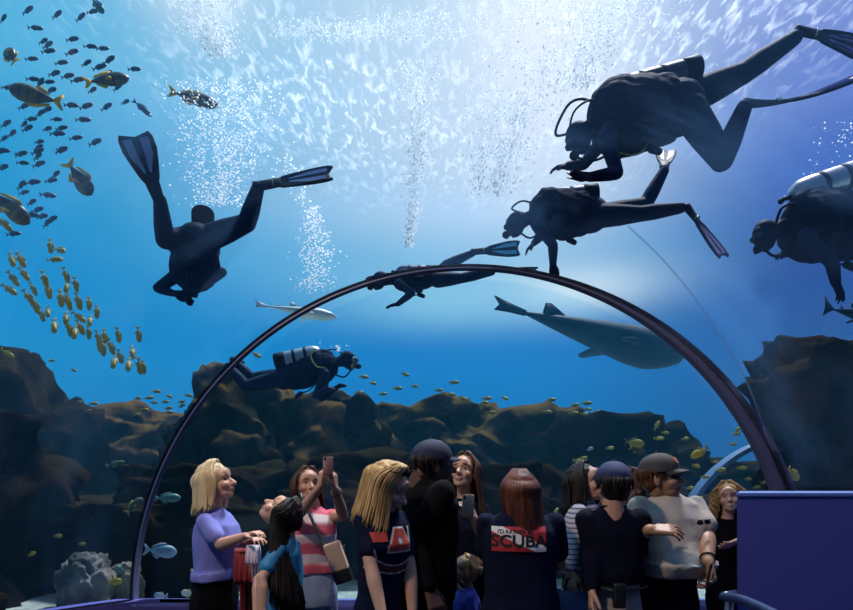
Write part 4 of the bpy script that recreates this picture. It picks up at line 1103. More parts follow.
    bm = bmesh.new(); add_ell(bm, h(0, -.088, .008), (.066 * k, .030 * k, .040 * k), HR); m_ = link('mask', remesh(bm, .007, 3), maskm or rubber, root)
    bm = bmesh.new()
    for sg in (-1, 1): add_ell(bm, h(sg * .028, -.110, .010), (.025 * k, .010 * k, .024 * k), HR)
    link('lens', bm_mesh(bm), glass_m, m_)
    bm = bmesh.new()
    add_tube(bm, [h(.083 * math.cos(t) , .012 - .098 * math.sin(t), .015 + .02 * (1 - math.sin(t))) for t in [PI * i / 14 + PI for i in range(15)]], .006 * k, 6, 1); link('mask_strap', bm_mesh(bm), rubber, m_)
    bm = bmesh.new(); add_cap(bm, h(0, -.085, -.066), h(0, -.135, -.07), .022 * k, .036 * k); add_cap(bm, h(-.04, -.115, -.085), h(.04, -.115, -.085), .014 * k, .014 * k); rg = link('regulator', remesh(bm, .007, 2), rubber, root)
    bm = bmesh.new(); add_ell(bm, h(0, -.150, -.07), (.026 * k, .010 * k, .026 * k), HR); link('purge_cover', bm_mesh(bm), chrome, rg)
    for pts, r, m3 in hoses: link('air_hose', tube_mesh(catmull(pts, 10), r * k, 8), m3, root)
    for fk in fins: fin(root, panel=fk.get('panel', panel), **{a: b for a, b in fk.items() if a != 'panel'})
    # weight pouch and gauge dangling under the vest
    bm = bmesh.new(); add_box(bm, V['belly'] - back * rt * .78, (.15 * k, .06 * k, .10 * k), R); link('weight_pouch', remesh(bm, .01, 4), vest_m, root)
    g0 = V['chest'] - back * rt * .7; g1 = V['belly'] - back * rt * 1.25
    bm = bmesh.new(); add_tube(bm, catmull([g0, g0.lerp(g1, .5) - back * .05 * k, g1], 6), .008 * k, 6); add_cap(bm, g1, g1 + (g1 - g0).normalized() * .06 * k, .03 * k, .026 * k); link('gauge', bm_mesh(bm), rubber, root)
    return root
def P3(px, py, Y): return at(px, py, Y)
R90 = Vector((0, -1, 0))
# -- big diver, top right
Y = 4.75
J = dict(head=P3(580, 138, Y), neck=P3(594, 126, Y), chest=P3(618, 118, Y), belly=P3(648, 112, Y), pelvis=P3(680, 108, Y),
    shR=P3(606, 137, Y - .2), elR=P3(617, 173, Y - .25), wrR=P3(590, 177, Y - .3), shL=P3(606, 137, Y + .15), elL=P3(584, 164, Y + .25), wrL=P3(568, 166, Y + .15),
    hipL=P3(690, 98, Y + .1), knL=P3(742, 74, Y + .1), anL=P3(795, 38, Y + .15), hipR=P3(690, 112, Y - .1), knR=P3(722, 160, Y - .15), anR=P3(744, 108, Y - .1))
hs_ = [([P3(583, 128, Y + .1), P3(556, 135, Y + .05), P3(566, 108, Y), P3(580, 99, Y), P3(600, 104, Y)], .010, rubber), ([P3(568, 136, Y), P3(574, 112, Y - .1), P3(590, 100, Y - .1), P3(604, 104, Y)], .008, rubber),
    ([P3(574, 156, Y - .05), P3(590, 161, Y - .1), P3(606, 155, Y - .15), P3(612, 140, Y - .1)], .009, rubber), ([P3(616, 152, Y - .1), P3(632, 155, Y - .12), P3(644, 150, Y - .1), P3(648, 138, Y)], .007, yellow_h)]
diver('large diver in dark wetsuit swimming at the surface glare with one knee bent', J, 1.10, 'dark', (P3(612, 92, Y), P3(697, 68, Y + .05)), .085, face=(-.6, -.15, -.55), up=(-.7, 0, .6), back=(-.15, -.12, .95),
    fins=[dict(heel=P3(795, 30, Y + .15), toe_dir=Vector((.95, -.05, -.22)), side=(.15, .25, .95), length=.66, width=.26, bend=-.10, panel=fin_violet), dict(heel=P3(744, 103, Y - .1), toe_dir=Vector((.95, -.05, -.12)), side=(.1, .85, .55), length=.98, width=.22, bend=.36, panel=fin_violet)],
    hands={'R': dict(d=(-1, 0, .12), pn=(0, .3, 1), curl=.25, spread=.6, thumb=1), 'L': dict(d=(-.8, 0, -.1), pn=(0, .3, -1), curl=.4)}, hoses=hs_, torso_w=.215, torso_d=.235, lf=1.25)
# -- diver below it
Y = 5.5
J = dict(head=P3(517, 225, Y), neck=P3(528, 218, Y), chest=P3(549, 214, Y), belly=P3(570, 214, Y), pelvis=P3(592, 215, Y),
    shR=P3(538, 225, Y - .18), elR=P3(553, 245, Y - .2), wrR=P3(553, 264, Y - .2), shL=P3(538, 225, Y + .2), elL=P3(542, 235, Y + .3), wrL=P3(534, 243, Y + .3),
    hipR=P3(602, 216, Y - .08), knR=P3(640, 214, Y - .1), anR=P3(681, 208, Y - .1), hipL=P3(602, 215, Y + .1), knL=P3(645, 205, Y + .2), anL=P3(664, 171, Y + .25))
hs_ = [([P3(527, 214, Y), P3(512, 209, Y), P3(522, 201, Y), P3(535, 205, Y), P3(538, 211, Y)], .009, rubber), ([P3(519, 232, Y - .05), P3(530, 238, Y - .1), P3(541, 232, Y - .1)], .009, rubber)]
diver('diver in dark suit reaching one arm down below the large diver', J, 1.0, 'blue', (P3(536, 202, Y), P3(596, 194, Y)), .095, face=(-.9, -.2, -.25), up=(-.25, 0, .95), back=(.02, -.1, .95),
    fins=[dict(heel=P3(686, 206, Y - .1), toe_dir=P3(724, 257, Y - .2) - P3(686, 206, Y - .1), side=(.5, .55, .45), length=.62, width=.22, panel=fin_violet), dict(heel=P3(664, 169, Y + .25), toe_dir=Vector((.25, .5, .6)), side=(.9, -.1, 0), length=.5, width=.2, panel=fin_violet)],
    hands={'R': dict(d=(.0, -.1, -1), curl=.3, spread=.15)}, hoses=hs_, torso_w=.19, torso_d=.20, lf=1.1)
# -- right edge diver with silver tank
Y = 4.75
J = dict(head=P3(766, 236, Y), neck=P3(784, 226, Y), chest=P3(812, 226, Y), belly=P3(845, 228, Y), pelvis=P3(880, 226, Y),
    shR=P3(806, 240, Y - .2), elR=P3(832, 262, Y - .25), wrR=P3(836, 283, Y - .3), shL=P3(800, 240, Y + .2), elL=P3(802, 250, Y + .3), wrL=P3(788, 252, Y + .2),
    hipR=P3(892, 226, Y - .1), knR=P3(938, 232, Y - .1), anR=P3(980, 226, Y - .1), hipL=P3(892, 222, Y + .12), knL=P3(940, 220, Y + .15), anL=P3(985, 208, Y + .15))
hs_ = [([P3(764, 249, Y - .1), P3(774, 256, Y - .12), P3(790, 255, Y - .12), P3(798, 246, Y - .1)], .011, rubber), ([P3(775, 226, Y - .1), P3(782, 208, Y - .1), P3(796, 205, Y - .1), P3(812, 222, Y - .2)], .011, rubber)]
diver('diver with pale silver tank entering from the right side', J, 1.08, 'silver', (P3(790, 197, Y), P3(880, 166, Y)), .105, face=(-.8, -.35, -.35), up=(-.3, 0, .95), back=(-.12, -.1, .95),
    fins=[dict(heel=P3(985, 226, Y - .1), toe_dir=Vector((1, 0, .1)), side=(0, 1, .3), length=.6), dict(heel=P3(988, 208, Y + .15), toe_dir=Vector((1, 0, .2)), side=(0, 1, .3), length=.6)],
    hands={'R': dict(d=(.25, -.2, -1), curl=.3, spread=.5), 'L': dict(curl=.6)}, hoses=hs_, torso_w=.22, torso_d=.23, lf=1.1)
# -- diver on the left seen from below, swimming away
Y = 4.7
J = dict(head=P3(190, 285, Y + .60), neck=P3(192, 279, Y + .5), chest=P3(194, 268, Y + .36), belly=P3(196, 254, Y + .2), pelvis=P3(198, 242, Y),
    shL=P3(176, 276, Y + .40), elL=P3(158, 288, Y + .45), wrL=P3(172, 293, Y + .40), shR=P3(212, 272, Y + .40), elR=P3(222, 272, Y + .42), wrR=P3(192, 293, Y + .40),
    hipL=P3(188, 240, Y), knL=P3(165, 240, Y - .15), anL=P3(160, 200, Y - .3), hipR=P3(208, 238, Y), knR=P3(247, 223, Y - .1), anR=P3(258, 188, Y - .2))
diver('diver on the left seen from below with both finned legs spread', J, .98, 'dark', (P3(202, 262, Y + .52), P3(203, 214, Y - .02)), .088, face=(-.1, .6, -.8), up=(0, .8, .6), back=(.05, .45, .9),
    fins=[dict(heel=P3(160, 203, Y - .3), toe_dir=P3(136, 140, Y - .55) - P3(160, 203, Y - .3), side=(.95, -.1, .32), length=.47, width=.25), dict(heel=P3(254, 187, Y - .2), toe_dir=P3(331, 173, Y - .25) - P3(254, 187, Y - .2), side=(-.1, .45, .85), length=.64, width=.17)],
    hands={'L': dict(curl=.6, d=(1, 0, -.1)), 'R': dict(curl=.6, d=(-1, 0, -.2))}, torso_w=.20, torso_d=.18, lf=1.12)
# -- diver above the arch ring
Y = 7.4
J = dict(head=P3(380, 281, Y), neck=P3(391, 280, Y), chest=P3(404, 280, Y), belly=P3(419, 280, Y), pelvis=P3(433, 278, Y),
    shR=P3(399, 284, Y - .15), elR=P3(412, 293, Y - .2), wrR=P3(398, 304, Y - .2), shL=P3(399, 280, Y + .18), elL=P3(388, 276, Y + .3), wrL=P3(376, 277, Y + .4),
    hipR=P3(438, 280, Y - .08), knR=P3(462, 278, Y - .1), anR=P3(492, 272, Y - .1), hipL=P3(438, 277, Y + .1), knL=P3(446, 265, Y + .1), anL=P3(473, 253, Y + .1))
diver('diver gliding just above the dark arch ring with arm trailing down', J, 1.0, 'blue', (P3(396, 272, Y), P3(436, 272, Y)), .085, face=(-.95, -.1, -.1), up=(0, 0, 1), back=(0, 0, 1),
    fins=[dict(heel=P3(471, 252, Y + .1), toe_dir=P3(520, 248, Y) - P3(471, 252, Y + .1), side=(.05, .3, .9), length=.64, width=.24, panel=fin_cyan), dict(heel=P3(490, 270, Y - .1), toe_dir=Vector((1, -.1, -.02)), side=(0, 1, .15), length=.6, width=.2)],
    hands={'R': dict(d=(-.9, 0, -.2), curl=.2, spread=.5)}, torso_w=.15, torso_d=.12)
# -- diver inside the arch, facing right
Y = 7.1
J = dict(head=P3(348, 361, Y), neck=P3(336, 362, Y), chest=P3(322, 366, Y), belly=P3(302, 374, Y), pelvis=P3(284, 378, Y),
    shR=P3(325, 374, Y - .18), elR=P3(316, 396, Y - .2), wrR=P3(326, 390, Y - .35), shL=P3(326, 374, Y + .18), elL=P3(322, 398, Y + .2), wrL=P3(336, 388, Y + .1),
    hipR=P3(274, 380, Y - .1), knR=P3(246, 386, Y - .1), anR=P3(228, 366, Y - .1), hipL=P3(274, 377, Y + .1), knL=P3(252, 378, Y + .15), anL=P3(233, 360, Y + .15))
hs_ = [([P3(346, 356, Y), P3(336, 350, Y), P3(328, 350, Y - .1), P3(318, 356, Y - .1)], .009, rubber), ([P3(315, 348, Y - .2), P3(311, 356, Y - .25), P3(316, 366, Y - .25), P3(325, 368, Y - .2)], .008, yellow_h), ([P3(352, 369, Y - .05), P3(344, 377, Y - .1), P3(334, 374, Y - .15)], .010, rubber)]
diver('diver with silver tank inside the arch gliding to the right above the reef', J, 1.02, 'silver', (P3(322, 352, Y - .05), P3(276, 362, Y - .05)), .10, face=(.93, -.3, 0), up=(0, 0, 1), back=(.1, -.1, 1),
    fins=[dict(heel=P3(230, 367, Y - .1), toe_dir=Vector((-.35, 1, .1)), side=(1, .2, .4), length=.6), dict(heel=P3(235, 361, Y + .15), toe_dir=Vector((-.3, 1, .1)), side=(1, .2, .4), length=.6)],
    hands={'R': dict(curl=.6), 'L': dict(curl=.6)}, hoses=hs_, torso_w=.19, torso_d=.17, skin=True, maskm=mat('clear_mask', (.35, .36, .38), .3))
# ------------------------------------------------------------------ fish
def fish_mesh(L=1.0, H=.38, W=.16, n=18, seg=12, nose=.0, tail=.26, fork=.5, fins=True, parts=False):
    """length L along +X (nose at +X); returns body mesh (and separate fins when parts)"""
    bm = bmesh.new(); prev = None; bl = L * (1 - tail * .8)
    for i in range(n + 1):
        t = i / n; prof = (math.sin(PI * min(1, t ** .72)) ** .85) * (1 - .0 * t); prof = max(prof, .0)
        hh = H / 2 * (prof * (1 - .25 * t) + .10 * t); ww = W / 2 * (prof + .05 * t)
        if i == 0: hh = ww = .012 * L
        if i == n: hh, ww = H * .07, W * .08
        x = L * .5 - bl * t
        ring = [bm.verts.new((x, ww * math.cos(2 * PI * k / seg), hh * math.sin(2 * PI * k / seg) + nose * (1 - t))) for k in range(seg)]
        if prev:
            for k in range(seg): bm.faces.new((prev[k], ring[k], ring[(k + 1) % seg], prev[(k + 1) % seg]))
        else: bm.faces.new(ring)
        prev = ring
    bm.faces.new(prev[::-1])
    out = [bm]
    def plate(pts, th=.010):
        b = bmesh.new() if parts else bm
        a = [b.verts.new((x, th * L / 2, z)) for x, z in pts]; c = [b.verts.new((x, -th * L / 2, z)) for x, z in pts]
        b.faces.new(a); b.faces.new(c[::-1])
        for i in range(len(pts)): b.faces.new((a[i], c[i], c[(i + 1) % len(pts)], a[(i + 1) % len(pts)]))
        if parts: bmesh.ops.recalc_face_normals(b, faces=b.faces[:]); out.append(b)
    xe = L * .5 - bl
    plate([(xe + .03 * L, .03 * H), (xe - tail * L * .55, H * .42), (xe - tail * L * .75, H * .40), (xe - tail * L * (.75 - fork * .6), 0), (xe - tail * L * .75, -H * .40), (xe - tail * L * .55, -H * .42), (xe + .03 * L, -.03 * H)])
    plate([(L * .20, H * .44), (L * .12, H * .62), (-L * .02, H * .58), (-L * .22, H * .36), (-L * .25, H * .20), (0, H * .40)])
    plate([(L * .02, -H * .42), (-L * .06, -H * .60), (-L * .16, -H * .42), (-L * .24, -H * .22), (-L * .15, -H * .25)])
    bmesh.ops.recalc_face_normals(bm, faces=bm.faces[:])
    return [bm_mesh(b) for b in out]
fish_dark = mat('fish_blue_black', (.02, .07, .15), .4)
fish_jack = mat('fish_olive_silver', (.04, .07, .07), .45, spec=.3, col2=(.10, .11, .06), noise_scale=5)
fish_gold = mat('fish_gold', (.75, .48, .03), .4)
fish_bar = mat('fish_barred_grey', (.05, .06, .07), .4, col2=(.16, .13, .05), noise_scale=4, stretch=(4, 1, .6))
fish_pale = mat('fish_pale_silver', (.42, .46, .46), .3)
fish_green = mat('fish_teal', (.10, .26, .24), .4)
fish_yel = mat('fish_yellow', (.42, .34, .05), .45)
fish_blue = mat('fish_pale_blue', (.28, .40, .52), .4)
def orient(o, px, py, Y, ang, roll_y=0, s=1.0, flip=False, tilt=0.0):
    o.location = at(px, py, Y)
    # ang: heading in the picture plane, degrees counter-clockwise from pointing right; tilt: turn towards the viewer
    M_ = Matrix.Rotation(math.radians(-ang), 3, 'Y') @ Matrix.Rotation(math.radians(tilt), 3, 'Z')
    o.rotation_euler = M_.to_euler(); o.scale = (s, s, s)
def school(name, me, m, pts, Y, label, group, size_px, ang, jit=12, dy=.5, seed=1, size_j=.15):
    rnd = random.Random(seed); proto = None
    for px, py, *rest in pts:
        a = rest[0] if rest else ang + rnd.uniform(-jit, jit)
        yy = Y + rnd.uniform(-dy, dy)
        if proto is None: o = link(name, me, m); proto = o
        else: o = proto.copy(); C.objects.link(o)
        orient(o, px, py, yy, a, s=size_px * (rest[1] if len(rest) > 1 else rnd.uniform(1 - size_j, 1 + size_j)) / FPX * yy, tilt=rnd.uniform(-25, 25))
        setp(o, label, 'fish', group)
small = fish_mesh(1, .36, .22, 12, 8, tail=.22)[0]
slim = fish_mesh(1, .36, .22, 12, 8, tail=.24)[0]
def z1(x, y): return (x * 220 / 853, y * 157 / 609)
S1 = [z1(*p) for p in ((12, 72), (107, 40), (220, 57), (137, 108), (312, 67), (357, 45), (280, 152), (167, 160), (184, 175), (187, 198), (122, 228), (278, 203), (350, 180), (397, 188), (238, 243), (335, 245), (422, 233), (385, 260), (262, 295), (128, 307), (300, 310), (155, 322), (188, 318), (210, 285), (520, 268), (28, 340), (60, 330), (197, 350), (357, 350), (455, 340), (415, 285), (275, 408), (333, 412), (92, 412), (180, 425), (155, 440), (412, 415), (485, 396), (218, 463), (322, 464), (120, 462), (22, 480), (92, 482), (105, 498), (183, 500), (238, 497), (222, 518), (46, 518), (14, 538), (294, 535), (368, 552), (152, 550), (148, 572), (240, 577), (12, 583), (82, 595))]
def z5(x, y): return (x * 220 / 853, 150 + y * 157 / 609)
S1 += [z5(*p) for p in ((82, 15), (88, 50), (145, 25), (150, 55), (10, 68), (127, 125), (215, 95), (198, 118), (82, 137), (92, 165), (185, 175), (122, 203), (145, 232), (120, 252), (163, 258), (200, 270), (182, 284), (52, 325), (5, 5), (237, 2), (145, 5))]
school('small_fish', small, fish_dark, S1, 7.0, 'small dark blue fish in the drifting shoal above the jacks', 'small dark fish of the upper left shoal', 13.5, 18, 14, .6, 2)
S2 = [z5(*p) for p in ((267, 207, 60), (195, 372, -80), (232, 388, -20), (45, 425, -65), (80, 425, -62), (92, 480, -55), (50, 498, -60), (35, 540, -35), (172, 500, -75), (128, 538, -70), (110, 570, -60), (187, 545, -75), (255, 485, -80), (258, 530, -85), (235, 575, -80), (262, 580, -85), (293, 520, -80), (303, 585, -80), (345, 590, -85), (130, 590, -65), (175, 585, -70))] if False else []
def pa(f, L): return [(*f(x, y), a) for x, y, a in L]
S2 = pa(z5, ((195, 372, -80), (232, 388, -20), (45, 425, -65), (80, 425, -62), (92, 480, -55), (50, 498, -60), (35, 540, -35), (172, 500, -75), (128, 538, -70), (110, 570, -60), (187, 545, -75), (255, 485, -80), (258, 530, -85), (235, 575, -80), (262, 580, -85), (293, 520, -80), (303, 585, -80), (15, 285, -50), (212, 425, 10)))
def z0(x, y): return (x * 220 / 853, 300 + y * 157 / 609)
S2 += pa(z0, ((135, 20, -65), (160, 55, -80), (185, 45, -70), (210, 100, -75), (255, 70, -80), (268, 110, -85), (290, 125, -80), (305, 65, -40), (310, 105, -75), (343, 125, -85), (375, 45, -85), (348, 80, -80), (380, 145, -85), (405, 140, -80), (398, 185, -85), (430, 180, -80), (458, 135, -85), (465, 218, -85), (442, 240, -88), (498, 250, -80), (513, 203, -70), (537, 133, -88), (540, 255, -88), (556, 260, -86), (385, 175, -80), (345, 12, -85), (28, 207, -35), (265, 10, -80)))
school('jack_fish', slim, fish_jack, S2, 6.6, 'olive silver fish heading down in the tight left shoal', 'olive fish diving in the left shoal', 17, -75, 10, .5, 3)
S3 = pa(z0, ((200, 235, 0), (285, 272, -20), (362, 402, 0), (340, 432, 15), (307, 397, 5), (605, 355, 0), (535, 381, 0), (577, 380, 10), (597, 398, 0), (655, 373, -20), (560, 425, 0), (652, 420, 10), (655, 435, 0), (730, 370, -10), (703, 395, 5), (705, 410, 20), (528, 445, 0), (640, 395, 0), (320, 535, 0)))
school('reef_fish', slim, fish_green, S3, 9.5, 'tiny pale green fish hovering over the distant left reef', 'tiny fish over the distant left reef', 9, 0, 12, .8, 4)
def zb(x, y): return (200 + x * 220 / 853, 300 + y * 157 / 609)
def zc(x, y): return (420 + x * 220 / 853, 300 + y * 157 / 609)
def zd(x, y): return (633 + x * 220 / 853, 300 + y * 157 / 609)
S4 = pa(zb, ((218, 213, -25), (635, 298, -5), (795, 288, -15), (615, 360, 0), (708, 365, 5), (832, 335, 0), (690, 485, -60), (765, 343, 0), (670, 322, -20))) + pa(zc, ((72, 350, 0), (130, 320, 0), (120, 367, 0), (168, 383, -20), (257, 382, 0), (328, 380, -30), (250, 398, 0), (275, 437, 0), (508, 388, 10), (600, 408, 15), (595, 440, 0), (645, 400, 0), (688, 433, 0), (650, 424, 0), (650, 465, 0), (608, 460, 0), (638, 443, 0), (495, 435, 0)))
school('reef_fish', slim, fish_jack, S4, 10.5, 'tiny yellowish fish crossing the blue above the reef inside the arch', 'tiny fish in the blue inside the arch', 10, 0, 12, 1.2, 5)
S5 = pa(zd, ((92, 487, 60), (125, 515, 0), (100, 537, 0), (203, 538, 10), (405, 505, 40), (400, 520, 10), (385, 560, 0)))
S5 += [(x_, y_, a_) for x_, y_, a_ in ((578, 461, -10), (572, 484, 0), (583, 458, 10), (640, 500, 10), (690, 488, 5), (696, 466, -10), (705, 477, 0), (720, 470, 10), (742, 468, 0), (748, 479, 0), (757, 487, 5), (765, 482, 20), (728, 487, 0), (715, 462, 0), (700, 498, 0), (620, 515, 0), (567, 500, 60), (556, 512, 60), (560, 525, 20), (655, 508, 10), (610, 448, 5))]
school('reef_fish', slim, fish_yel, S5, 6.7, 'small yellow fish among the dark reef at the right of the arch', 'small yellow fish by the right reef', 10, 0, 15, .35, 6)
# fish with their parts
def big_fish(px, py, Y, len_px, ang, mb, mf, label, H=.40, W=.2, tilt=15, flipped=False, name='fish'):
    ms = fish_mesh(1, H, W, 24, 16, tail=.24, parts=True); s = len_px / FPX * Y
    r = empty(name, (0, 0, 0), label, 'fish')
    link('body', ms[0], mb, r); link('tail_fin', ms[1], mf, r); link('dorsal_fin', ms[2], mf, r); link('anal_fin', ms[3], mf, r)
    for sg in (-1, 1):
        bm = bmesh.new(); q = [(.16, sg * W * .40, -.03), (.05, sg * (W * .40 + .10), -.05), (-.02, sg * (W * .40 + .09), -.11), (.10, sg * W * .40, -.08)]
        a = [bm.verts.new(c) for c in q]; b = [bm.verts.new((x, y, z - .008)) for x, y, z in q]; bm.faces.new(a); bm.faces.new(b[::-1])
        for i in range(4): bm.faces.new((a[i], b[i], b[(i + 1) % 4], a[(i + 1) % 4]))
        bmesh.ops.recalc_face_normals(bm, faces=bm.faces[:]); link('pectoral_fin', bm_mesh(bm), mf, r)
        bm = bmesh.new(); add_ell(bm, Vector((.39, sg * W * .27, H * .09)), (.020, .012, .020)); link('eye', bm_mesh(bm), eye_dark, r)
    orient(r, px, py, Y, ang, s=s, tilt=tilt); return r
big_fish(37, 96, 5.6, 48, 175, fish_bar, fish_gold, 'largest dark barred fish with yellow tail in the upper left shoal', tilt=-20)
big_fish(106, 80, 5.6, 44, 22, fish_bar, fish_gold, 'dark fish with raised yellow tail, swimming right through the upper shoal', .34, tilt=20)
big_fish(193, 98, 5.8, 49, -8, fish_bar, fish_gold, 'lone silvery yellow fish swimming right beside the pale bubble cloud', .28, tilt=15)
big_fish(79, 178, 5.8, 36, -58, fish_bar, fish_gold, 'dark barred fish with yellow tail pointing down near the diver\'s fin', .50, tilt=20)
big_fish(8, 206, 5.4, 46, -42, fish_bar, fish_gold, 'heavy dark fish cut by the picture edge in mid shoal', .42, tilt=20)
big_fish(11, 56, 5.8, 28, 128, fish_bar, fish_gold, 'round dark fish with pale yellow tail high in the shoal', .50, tilt=20)
big_fish(97, 5, 6, 18, -50, fish_green, fish_green, 'teal fish crossing the top edge near the shoal', .42)
big_fish(142, 108, 6, 22, -38, fish_dark, fish_dark, 'slender dark fish trailing the end of the shoal', .26)
big_fish(167, 498, 6.0, 26, 0, fish_green, fish_green, 'teal striped fish just inside the arch foot', .36)
big_fish(134, 506, 5.9, 22, 48, fish_jack, fish_yel, 'grey fish with yellow tail beside the arch foot', .42)
big_fish(115, 464, 6.0, 18, 15, fish_jack, fish_green, 'small greenish fish left of the arch over dark reef', .3)
big_fish(160, 551, 5.8, 32, -8, fish_blue, fish_blue, 'pale blue fish with white head near the sand', .44)
big_fish(161, 596, 5.7, 17, 180, fish_blue, fish_blue, 'small grey blue fish low over the pale sand', .46)
big_fish(188, 593, 5.7, 16, 180, fish_pale, fish_yel, 'whitish fish with yellow fin low over the pale sand', .46)
big_fish(115, 582, 5.8, 13, 10, fish_yel, fish_yel, 'round yellow fish beside the pale stones', .55)
big_fish(120, 570, 5.9, 14, 170, fish_green, fish_green, 'round grey green fish above the yellow one by the stones', .6)
big_fish(98, 571, 5.9, 10, 170, fish_pale, fish_yel, 'tiny pale fish over the coral covered stone', .4)
big_fish(58, 536, 6.1, 8, 0, fish_yel, fish_yel, 'tiny yellow fish highest over the left stones', .5)
big_fish(82, 544, 6.1, 7, 0, fish_yel, fish_yel, 'tiny yellow fish between the two lower ones on the left', .5)
big_fish(32, 554, 6.1, 8, 30, fish_yel, fish_yel, 'tiny yellow fish nearest the lower left edge', .5)
big_fish(194, 572, 5.7, 10, 150, fish_yel, fish_yel, 'yellow fish tail up behind the blonde woman', .4)
big_fish(634, 443, 6.1, 24, -6, fish_yel, fish_jack, 'yellow and blue striped fish behind the two capped men', .38)
big_fish(637, 450, 5.9, 20, -20, fish_jack, fish_yel, 'second striped fish just under its yellow companion', .38)
big_fish(700, 452, 5.8, 20, 215, fish_gold, fish_yel, 'bright golden fish beside the stout man\'s cap brim', .42)
big_fish(590, 449, 6.2, 8, 20, fish_blue, fish_blue, 'tiny pale blue fish over the reef above the navy cap', .45)
big_fish(793, 474, 5.6, 20, -40, fish_yel, fish_gold, 'striped yellow fish just above the right sill', .45)
# shark-like fish and whale shark
shark_m = mat('shark_skin', (.006, .022, .05), .6, spec=.1, col2=(.010, .032, .065), noise_scale=8)
pale_belly = mat('pale_belly', (.5, .6, .62), .5)
def shark(name, label, px, py, Y, len_px, ang, m, Hh=.16, Wd=.2, tilt=0, tail_h=.14, dx=0):
    s = len_px / FPX * Y; bm = bmesh.new(); n = 26; prev = None
    for i in range(n + 1):
        t = i / n; w = (min(1, (t / .22)) ** .55) * (1 - max(0, (t - .30) / .70) ** 1.15) + .045 * (t > .1)
        flat = 1 if t > .15 else 1.25
        ring = [bm.verts.new((.5 - .86 * t, Wd / 2 * w * flat * math.cos(2 * PI * k / 18), Hh / 2 * w * math.sin(2 * PI * k / 18))) for k in range(18)]
        if prev:
            for k in range(18): bm.faces.new((prev[k], ring[k], ring[(k + 1) % 18], prev[(k + 1) % 18]))
        else: bm.faces.new(ring)
        prev = ring
    bm.faces.new(prev[::-1]); bmesh.ops.recalc_face_normals(bm, faces=bm.faces[:])
    r = empty(name, (0, 0, 0), label, 'shark'); link('body', bm_mesh(bm), m, r)
    def plate(nm, P_, th, dirn):
        bm = bmesh.new(); d = Vector(dirn) * th / 2; a = [bm.verts.new(Vector(p) + d) for p in P_]; b = [bm.verts.new(Vector(p) - d) for p in P_]
        bm.faces.new(a); bm.faces.new(b[::-1])
        for i in range(len(P_)): bm.faces.new((a[i], b[i], b[(i + 1) % len(P_)], a[(i + 1) % len(P_)]))
        bmesh.ops.recalc_face_normals(bm, faces=bm.faces[:]); link(nm, bm_mesh(bm), m, r)
    plate('tail_fin', [(-.34, 0, .012), (-.42, 0, tail_h * .4 + .008), (-.50, 0, tail_h), (-.47, 0, .006), (-.49, 0, -tail_h * .7), (-.42, 0, -tail_h * .3 - .006), (-.34, 0, -.012)], .012, (0, 1, 0))
    zd_ = Hh * (.42 if dx == 0 else .17); plate('dorsal_fin', [(.02 + dx, 0, zd_ + .01 * (dx != 0)), (-.06 + dx, 0, zd_ + .045), (-.085 + dx, 0, zd_ + .04), (-.09 + dx, 0, zd_ - Hh * .1)], .012, (0, 1, 0))
    if dx == 0: plate('dorsal_fin', [(-.20, 0, Hh * .20), (-.235, 0, Hh * .2 + .03), (-.25, 0, Hh * .16)], .010, (0, 1, 0))
    for sg in (-1, 1): plate('pectoral_fin', [(.20, sg * Wd * .42, -.02), (.10, sg * (Wd * .42 + .15), -.05), (.07, sg * (Wd * .42 + .14), -.05), (.09, sg * Wd * .42, -.02)], .014, (0, 0, 1))
    orient(r, px, py, Y, ang, s=s, tilt=tilt); return r
shark('whale_shark', 'huge dark shark shape cruising under the surface inside the arch', 592, 333, 16, 215, -12, shark_m, .18, .22, tilt=14, tail_h=.035, dx=-.17)
shark('ray_shark', 'pale bellied shark near the surface left of the arch ring', 297, 311, 15, 82, -4, pale_belly, .13, .24, tilt=20, tail_h=.05) 
shark('reef_shark', 'slim dark shark just above the boulder at the right edge', 856, 314, 8, 74, -8, shark_m, .22, .2, tilt=8, tail_h=.16)
# ------------------------------------------------------------------ bubbles
bub = bpy.data.materials.new('bubble'); bub.use_nodes = True; b_ = bub.node_tree.nodes['Principled BSDF']
b_.inputs['Base Color'].default_value = (.95, .97, 1, 1); b_.inputs['Roughness'].default_value = .12; b_.inputs['Specular IOR Level'].default_value = 1
b_.inputs['Subsurface Weight'].default_value = 0
def add_tr(m, w):
    nt = m.node_tree; N = nt.nodes; out = [n for n in N if n.type == 'OUTPUT_MATERIAL'][0]; bs = N['Principled BSDF']
    tl = N.new('ShaderNodeBsdfTranslucent'); tl.inputs[0].default_value = (.95, .98, 1, 1); mx = N.new('ShaderNodeMixShader'); mx.inputs[0].default_value = w
    nt.links.new(bs.outputs[0], mx.inputs[1]); nt.links.new(tl.outputs[0], mx.inputs[2]); nt.links.new(mx.outputs[0], out.inputs[0])
add_tr(bub, 1.0)
_ico = bmesh.new(); bmesh.ops.create_icosphere(_ico, subdivisions=1, radius=1); ICO_V = [v.co.copy() for v in _ico.verts]; ICO_F = [[v.index for v in f.verts] for f in _ico.faces if f.calc_center_median().z > -.12]; _ico.free()
